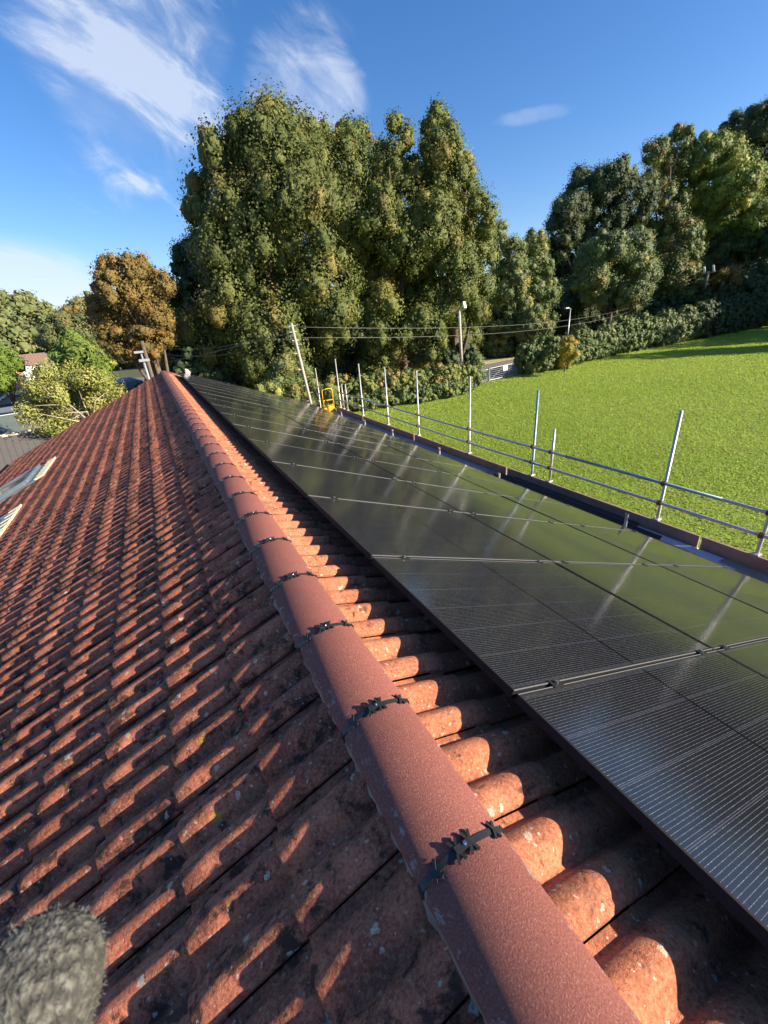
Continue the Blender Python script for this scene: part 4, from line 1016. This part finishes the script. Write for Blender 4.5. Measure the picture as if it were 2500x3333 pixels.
for y, z in ((0, hz0), (1.7, hz1), (0, .05)): fr.tube([(-1.0, y, z), (1.75, y, z)], .035, 6)
fr.build('frame', M['white'], e)
MB().add([(-1.0, 0, hz0+.03), (1.75, 0, hz0+.03), (1.75, 1.7, hz1+.03), (-1.0, 1.7, hz1+.03)], [(0, 1, 2, 3)]).build('roof_glass', simple('dusty_glass', (.10, .12, .11), .25, 0, .3, 2), e)
MB().add([(1.75, 0, 0), (1.75, 1.7, 0), (1.75, 1.7, hz1), (1.75, 0, hz0)], [(0, 1, 2, 3)]).build('side_glass', simple('dusty_side_glass', (.16, .16, .15), .3, 0, .3, 2), e)
# houses
h1 = at(20, 1290, 62)
gabled('bungalow', 'dark-roofed bungalow with pale gable bargeboards on the left', (h1.x-1, h1.y), 8.5, 8.5, .1, math.radians(24), .55, simple('grey_gable_boarding', (.28, .27, .22), .9), M['darkroof'], barge=M['white'])
h1b = at(28, 1318, 52)
gabled('bungalow_extension', 'dark tiled low extension in front of the bungalow', (h1b.x-2.0, h1b.y), 8, 4.6, .15, math.radians(28), 1.75, M['brick'], M['darkroof'])
h2 = at(128, 1178, 118)
gabled('white_house', 'long white house with a brown tiled roof among the trees', (h2.x-1, h2.y), 15, 8, 5.0, math.radians(24), 1.80, M['whitewall'], M['brownroof'],
       wins=[(f, u, 2.9, 1.6, 1.1) for f in 'LR' for u in (-4.2, .2, 4.4)]+[(f, u, .6, 1.4, 1.1) for f in 'LR' for u in (-4.2, 2.0)], chimney=True, gz=h2.z-5.2)
h3 = at(55, 1200, 98)
gabled('tan_house', 'tan brick house end with a dark roof left of the white house', (h3.x-3, h3.y), 7, 6, 3.6, math.radians(28), .4, simple('tan_brick', (.42, .28, .18), .9), M['darkroof'], gz=h3.z-3.9, barge=M['white'])
# parked car
cp = onz(402, 1262); cp = at(408, 1252, 66)
car = empty('parked_car', (cp.x, cp.y, GZ), (0, 0, .25)); tag(car, 'grey-blue hatchback parked on the road beyond the lime shrub', 'car')
side = [(-2.05, .35), (-2.08, .75), (-1.85, .95), (-1.25, 1.02), (-.55, 1.42), (.75, 1.46), (1.65, 1.05), (2.0, .92), (2.1, .55), (2.02, .32)]
cb = MB(); vs = []; n = len(side)
for yv, sc_ in ((-.85, .96), (-.75, 1), (.75, 1), (.85, .96)): vs += [(x*sc_, yv*(1 if z < 1.1 else .84), z if z < .9 else .9+(z-.9)*sc_) for x, z in side]
fs = [tuple(range(n)), tuple(range(4*n-1, 3*n-1, -1))]
for r_ in range(3):
    for k_ in range(n): fs.append((r_*n+k_, (r_+1)*n+k_, (r_+1)*n+(k_+1) % n, r_*n+(k_+1) % n))
cb.add(vs, fs); cb.build('body', M['car'], car, bevel=.04)
for s in (-1, 1):
    MB().add([(-1.1, s*.80, 1.03), (1.35, s*.80, 1.05), (.68, s*.715, 1.38), (-.50, s*.715, 1.35)], [(0, 1, 2, 3)]).build('side_window', M['winglass'], car)
    for x in (-1.3, 1.3):
        t_ = MB().tube([(x, s*.70, .32), (x, s*.88, .32)], .32, 16).build('wheel', M['tyre'], car); MB().tube([(x, s*.87, .32), (x, s*.89, .32)], .19, 12).build('rim', M['alu'], t_)
MB().add([(-1.28, -.66, 1.035), (-1.28, .66, 1.035), (-.62, .60, 1.40), (-.62, -.60, 1.40)], [(0, 1, 2, 3)]).build('windscreen', simple('sky_glass', (.35, .42, .5), .1), car)
# pale grass bank glimpsed behind the rusty tree
bk = onz(525, 1215); o = sheet('grass_bank', [at(470, 1195, 120).xy, at(560, 1195, 120).xy, at(575, 1180, 160).xy, at(460, 1180, 160).xy], GZ+.01, M['wood_litter'])
# ------------------------------------------------------------------ gloved hand at the lower left
def glove():
    m, nt, b = nmat('grey_knit'); g = N(nt); o = g.obj()
    w = g.node('ShaderNodeTexWave'); g.put(w.inputs['Vector'], o); w.inputs['Scale'].default_value = 160; w.inputs['Distortion'].default_value = 9; w.inputs['Detail'].default_value = 3; w.inputs['Detail Scale'].default_value = 3
    n = g.noise(o, 420, 4, .7); h = g.math('ADD', g.math('MULTIPLY', w.outputs['Fac'], .6), n)
    d_, _c = g.voro(g.vec('ADD', o, g.vec('SCALE', g.node('ShaderNodeTexNoise').outputs['Color'], .004)), 330)
    h = g.math('ADD', g.math('MULTIPLY', d_, -1.1), g.math('ADD', g.math('MULTIPLY', w.outputs['Fac'], .25), n))
    col = g.mix(g.ramp(h, -.2, .6), (.055, .055, .05), (.17, .168, .145)); col = g.mix(g.ramp(g.noise(o, 26, 3), .42, .68, 0, .55), col, (.07, .068, .055))
    g.put(b.inputs['Base Color'], col); b.inputs['Roughness'].default_value = 1; b.inputs['Specular IOR Level'].default_value = .1
    g.put(b.inputs['Normal'], g.bump(h, 1.0, .0014)); 
    return m
gm = glove()
def skin(name, chains, mat, parent, sub=3):
    vs, es, rs = [], [], []
    for ch in chains:
        idx = []
        for p, r in ch:
            key = None
            for i, v in enumerate(vs):
                if (Vector(v)-Vector(p)).length < 1e-5: key = i
            if key is None: vs.append(tuple(p)); rs.append(r); key = len(vs)-1
            idx.append(key)
        es += list(zip(idx[:-1], idx[1:]))
    me = bpy.data.meshes.new(name); me.from_pydata(vs, es, []); o = bpy.data.objects.new(name, me); C.objects.link(o)
    md = o.modifiers.new('skin', 'SKIN'); md.use_smooth_shade = True
    sv = me.skin_vertices[0].data if len(me.skin_vertices) else None
    if sv is None:
        bpy.context.view_layer.objects.active = o; bpy.ops.object.skin_root_mark  # no-op
    for i, r in enumerate(rs): sv[i].radius = (r, r)
    sv[0].use_root = True
    ss = o.modifiers.new('sub', 'SUBSURF'); ss.levels = sub; ss.render_levels = sub
    me.materials.append(mat); o.parent = parent; return o
def near(px, py, dep):
    d = ray(px, py); return CAM+d*dep
hand = empty('gloved_hand', near(-250, 3500, .20)); tag(hand, 'grey knitted glove fingertips poking into the lower left corner, close to the camera', 'glove')
wr = near(-420, 4200, .22); pm = near(-130, 3800, .165); 
ch = [[(wr, .026), (pm, .028)],
      [(pm, .028), (near(70, 3400, .125), .019), (near(120, 3220, .118), .0185), (near(130, 3100, .114), .0155)],
      [(pm, .028), (near(-130, 3420, .150), .017), (near(-110, 3280, .145), .0165), (near(-70, 3170, .140), .014)],
      [(pm, .028), (near(-330, 3520, .165), .015), (near(-330, 3380, .160), .013)],
      [(pm, .028), (near(150, 3760, .150), .014), (near(330, 3720, .145), .012)]]
try:
    ho = skin('glove', ch, gm, None); ho.parent = hand; ho.matrix_parent_inverse = Matrix.Translation(-hand.location)
    bpy.context.view_layer.update(); dg = bpy.context.evaluated_depsgraph_get(); ev = ho.evaluated_get(dg); nm = bpy.data.meshes.new_from_object(ev)
    ho.modifiers.clear(); old = ho.data; ho.data = nm; nm.shade_smooth()
    nv = len(nm.vertices); co_ = np.empty(nv*3, np.float32); nm.vertices.foreach_get('co', co_); co_ = co_.reshape(-1, 3)
    nr = np.empty(nv*3, np.float32); nm.vertex_normals.foreach_get('vector', nr); nr = nr.reshape(-1, 3)
    ne = len(nm.edges); ed = np.empty(ne*2, np.int32); nm.edges.foreach_get('vertices', ed); ed = ed.reshape(-1, 2)
    rng = np.random.default_rng(5); K = 20000; q = ed[rng.integers(0, ne, K)]; t = rng.random(K)[:, None]
    P_ = co_[q[:, 0]]*(1-t)+co_[q[:, 1]]*t+rng.normal(0, .0006, (K, 3)); Nn = nr[q[:, 0]]
    dr_ = Nn+rng.normal(0, .75, (K, 3)); dr_ /= np.linalg.norm(dr_, axis=1)[:, None]; L_ = rng.uniform(.0005, .0013, K)[:, None]
    sd_ = np.cross(dr_, rng.normal(size=(K, 3))); sd_ /= np.linalg.norm(sd_, axis=1)[:, None]; sd_ *= .00011
    V = np.stack([P_-sd_, P_+sd_, P_+dr_*L_+sd_*.4, P_+dr_*L_-sd_*.4], 1).reshape(-1, 3)
    fz = npmesh('wool_fuzz', V, np.arange(4*K).reshape(-1, 4), simple('grey_wool', (.115, .115, .105), 1, 0, .5, 120), hand); fz.matrix_parent_inverse = ho.matrix_parent_inverse.copy(); fz['kind'] = 'stuff'
except Exception as ex: print('SKIN FAIL', ex)
# ------------------------------------------------------------------ light and sky
A, E = math.radians(40), math.radians(21.7)
S = Vector((math.cos(E)*math.cos(A), -math.cos(E)*math.sin(A), math.sin(E)))
sun = bpy.data.lights.new('sun', 'SUN'); sun.energy = 5.0; sun.angle = math.radians(.53); sun.color = (1.0, .87, .70)
so = bpy.data.objects.new('sun', sun); C.objects.link(so); so.rotation_euler = S.to_track_quat('Z', 'Y').to_euler()
wld = bpy.data.worlds.new('World'); bpy.context.scene.world = wld; wld.use_nodes = True
nt = wld.node_tree; g = N(nt); bg = nt.nodes['Background']
sky = g.node('ShaderNodeTexSky', sky_type='NISHITA'); sky.sun_disc = False; sky.sun_elevation = E; sky.sun_rotation = math.atan2(S.x, S.y)
sky.air_density = 1.0; sky.dust_density = .6; sky.ozone_density = 2.5; sky.altitude = 50
dv = g.vec('NORMALIZE', g.node('ShaderNodeTexCoord').outputs['Generated']); D3 = sep(g, dv)
zc = g.math('MAXIMUM', D3[2], .03); pl = g.node('ShaderNodeCombineXYZ'); g.put(pl.inputs[0], g.math('DIVIDE', D3[0], zc)); g.put(pl.inputs[1], g.math('DIVIDE', D3[1], zc))
def patch(px, py, qx, qy, wpx, soft=.5):
    a = ray(px, py).normalized(); b = ray(qx, qy).normalized(); c = (a+b).normalized(); u = (b-a); hl = u.length/2; u.normalize(); u = (u-c*u.dot(c)).normalized(); v = c.cross(u)
    du = g.math('DIVIDE', g.vec('DOT_PRODUCT', dv, tuple(u)), hl); dw = g.math('DIVIDE', g.vec('DOT_PRODUCT', dv, tuple(v)), wpx/F*.75)
    fr = g.math('GREATER_THAN', g.vec('DOT_PRODUCT', dv, tuple(c)), 0)
    r2 = g.math('ADD', g.math('MULTIPLY', du, du), g.math('MULTIPLY', dw, dw)); return g.math('MULTIPLY', g.ramp(r2, 0, 1.6, 1, 0), fr)
_a = ray(0, 0).normalized(); _b = ray(800, 500).normalized(); _u = (_b-_a).normalized(); _w = _u.cross(_a).normalized(); _n = _u.cross(_w)
cv = g.node('ShaderNodeCombineXYZ'); g.put(cv.inputs[0], g.math('MULTIPLY', g.vec('DOT_PRODUCT', dv, tuple(_u)), .45)); g.put(cv.inputs[1], g.vec('DOT_PRODUCT', dv, tuple(_w))); g.put(cv.inputs[2], g.vec('DOT_PRODUCT', dv, tuple(_n)))
nz1 = g.noise(cv.outputs[0], 5.0, 8, .52, .4); nz2 = g.noise(cv.outputs[0], 19, 8, .62, .8)
cl_ = g.ramp(g.math('ADD', g.math('MULTIPLY', nz1, .68), g.math('MULTIPLY', nz2, .32)), .36, .66)
def add(mask, thr, amt):
    return g.math('MULTIPLY', g.ramp(g.math('ADD', g.math('MULTIPLY', cl_, .78), g.math('MULTIPLY', mask, .60)), thr, thr+.86), g.math('MULTIPLY', g.ramp(mask, 0, .35), amt))
tot = add(patch(-150, -120, 760, 330, 390), .44, 1.45)
for args, amt in (((780, 330, 1180, 260, 170), .85), ((90, 300, 440, 420, 70), .7), ((1600, 400, 1900, 345, 20), .26), ((330, 610, 610, 565, 40), .35), ((600, 740, 700, 690, 90), .4), ((-200, 930, 380, 960, 110), .75), ((560, 60, 760, 260, 120), .5), ((-300, 820, 250, 870, 60), .3)):
    tot = g.math('ADD', tot, add(patch(*args), .46, amt))
tot = g.math('ADD', tot, g.math('MULTIPLY', patch(-260, 960, 420, 990, 150), .5)); tot = g.math('MINIMUM', tot, .74)
skc = g.mix(1.0, sky.outputs[0], (.98, .98, 1.12), 'MULTIPLY')
hs_ = g.node('ShaderNodeHueSaturation'); hs_.inputs['Saturation'].default_value = 1.22; g.put(hs_.inputs['Color'], skc)
skc = g.mix(g.math('MULTIPLY', tot, .9), hs_.outputs[0], (4.6, 5.0, 5.7))
nt.links.new(skc, bg.inputs['Color']); bg.inputs['Strength'].default_value = .074
# ------------------------------------------------------------------ camera
cam = bpy.data.cameras.new('camera'); co = bpy.data.objects.new('camera', cam); C.objects.link(co)
Mx = Matrix(((rt.x, upv.x, -fw.x, CAM.x), (rt.y, upv.y, -fw.y, CAM.y), (rt.z, upv.z, -fw.z, CAM.z), (0, 0, 0, 1))); co.matrix_world = Mx
cam.sensor_fit = 'HORIZONTAL'; cam.sensor_width = 36; cam.lens = 36*F/2500; cam.clip_start = .02; cam.clip_end = 4000
cam.dof.use_dof = True; cam.dof.focus_distance = 3.2; cam.dof.aperture_fstop = 24
sc_ = bpy.context.scene; sc_.camera = co
sc_.view_settings.view_transform = 'Standard'; sc_.view_settings.look = 'None'; sc_.view_settings.exposure = 1.32; sc_.view_settings.gamma = 1
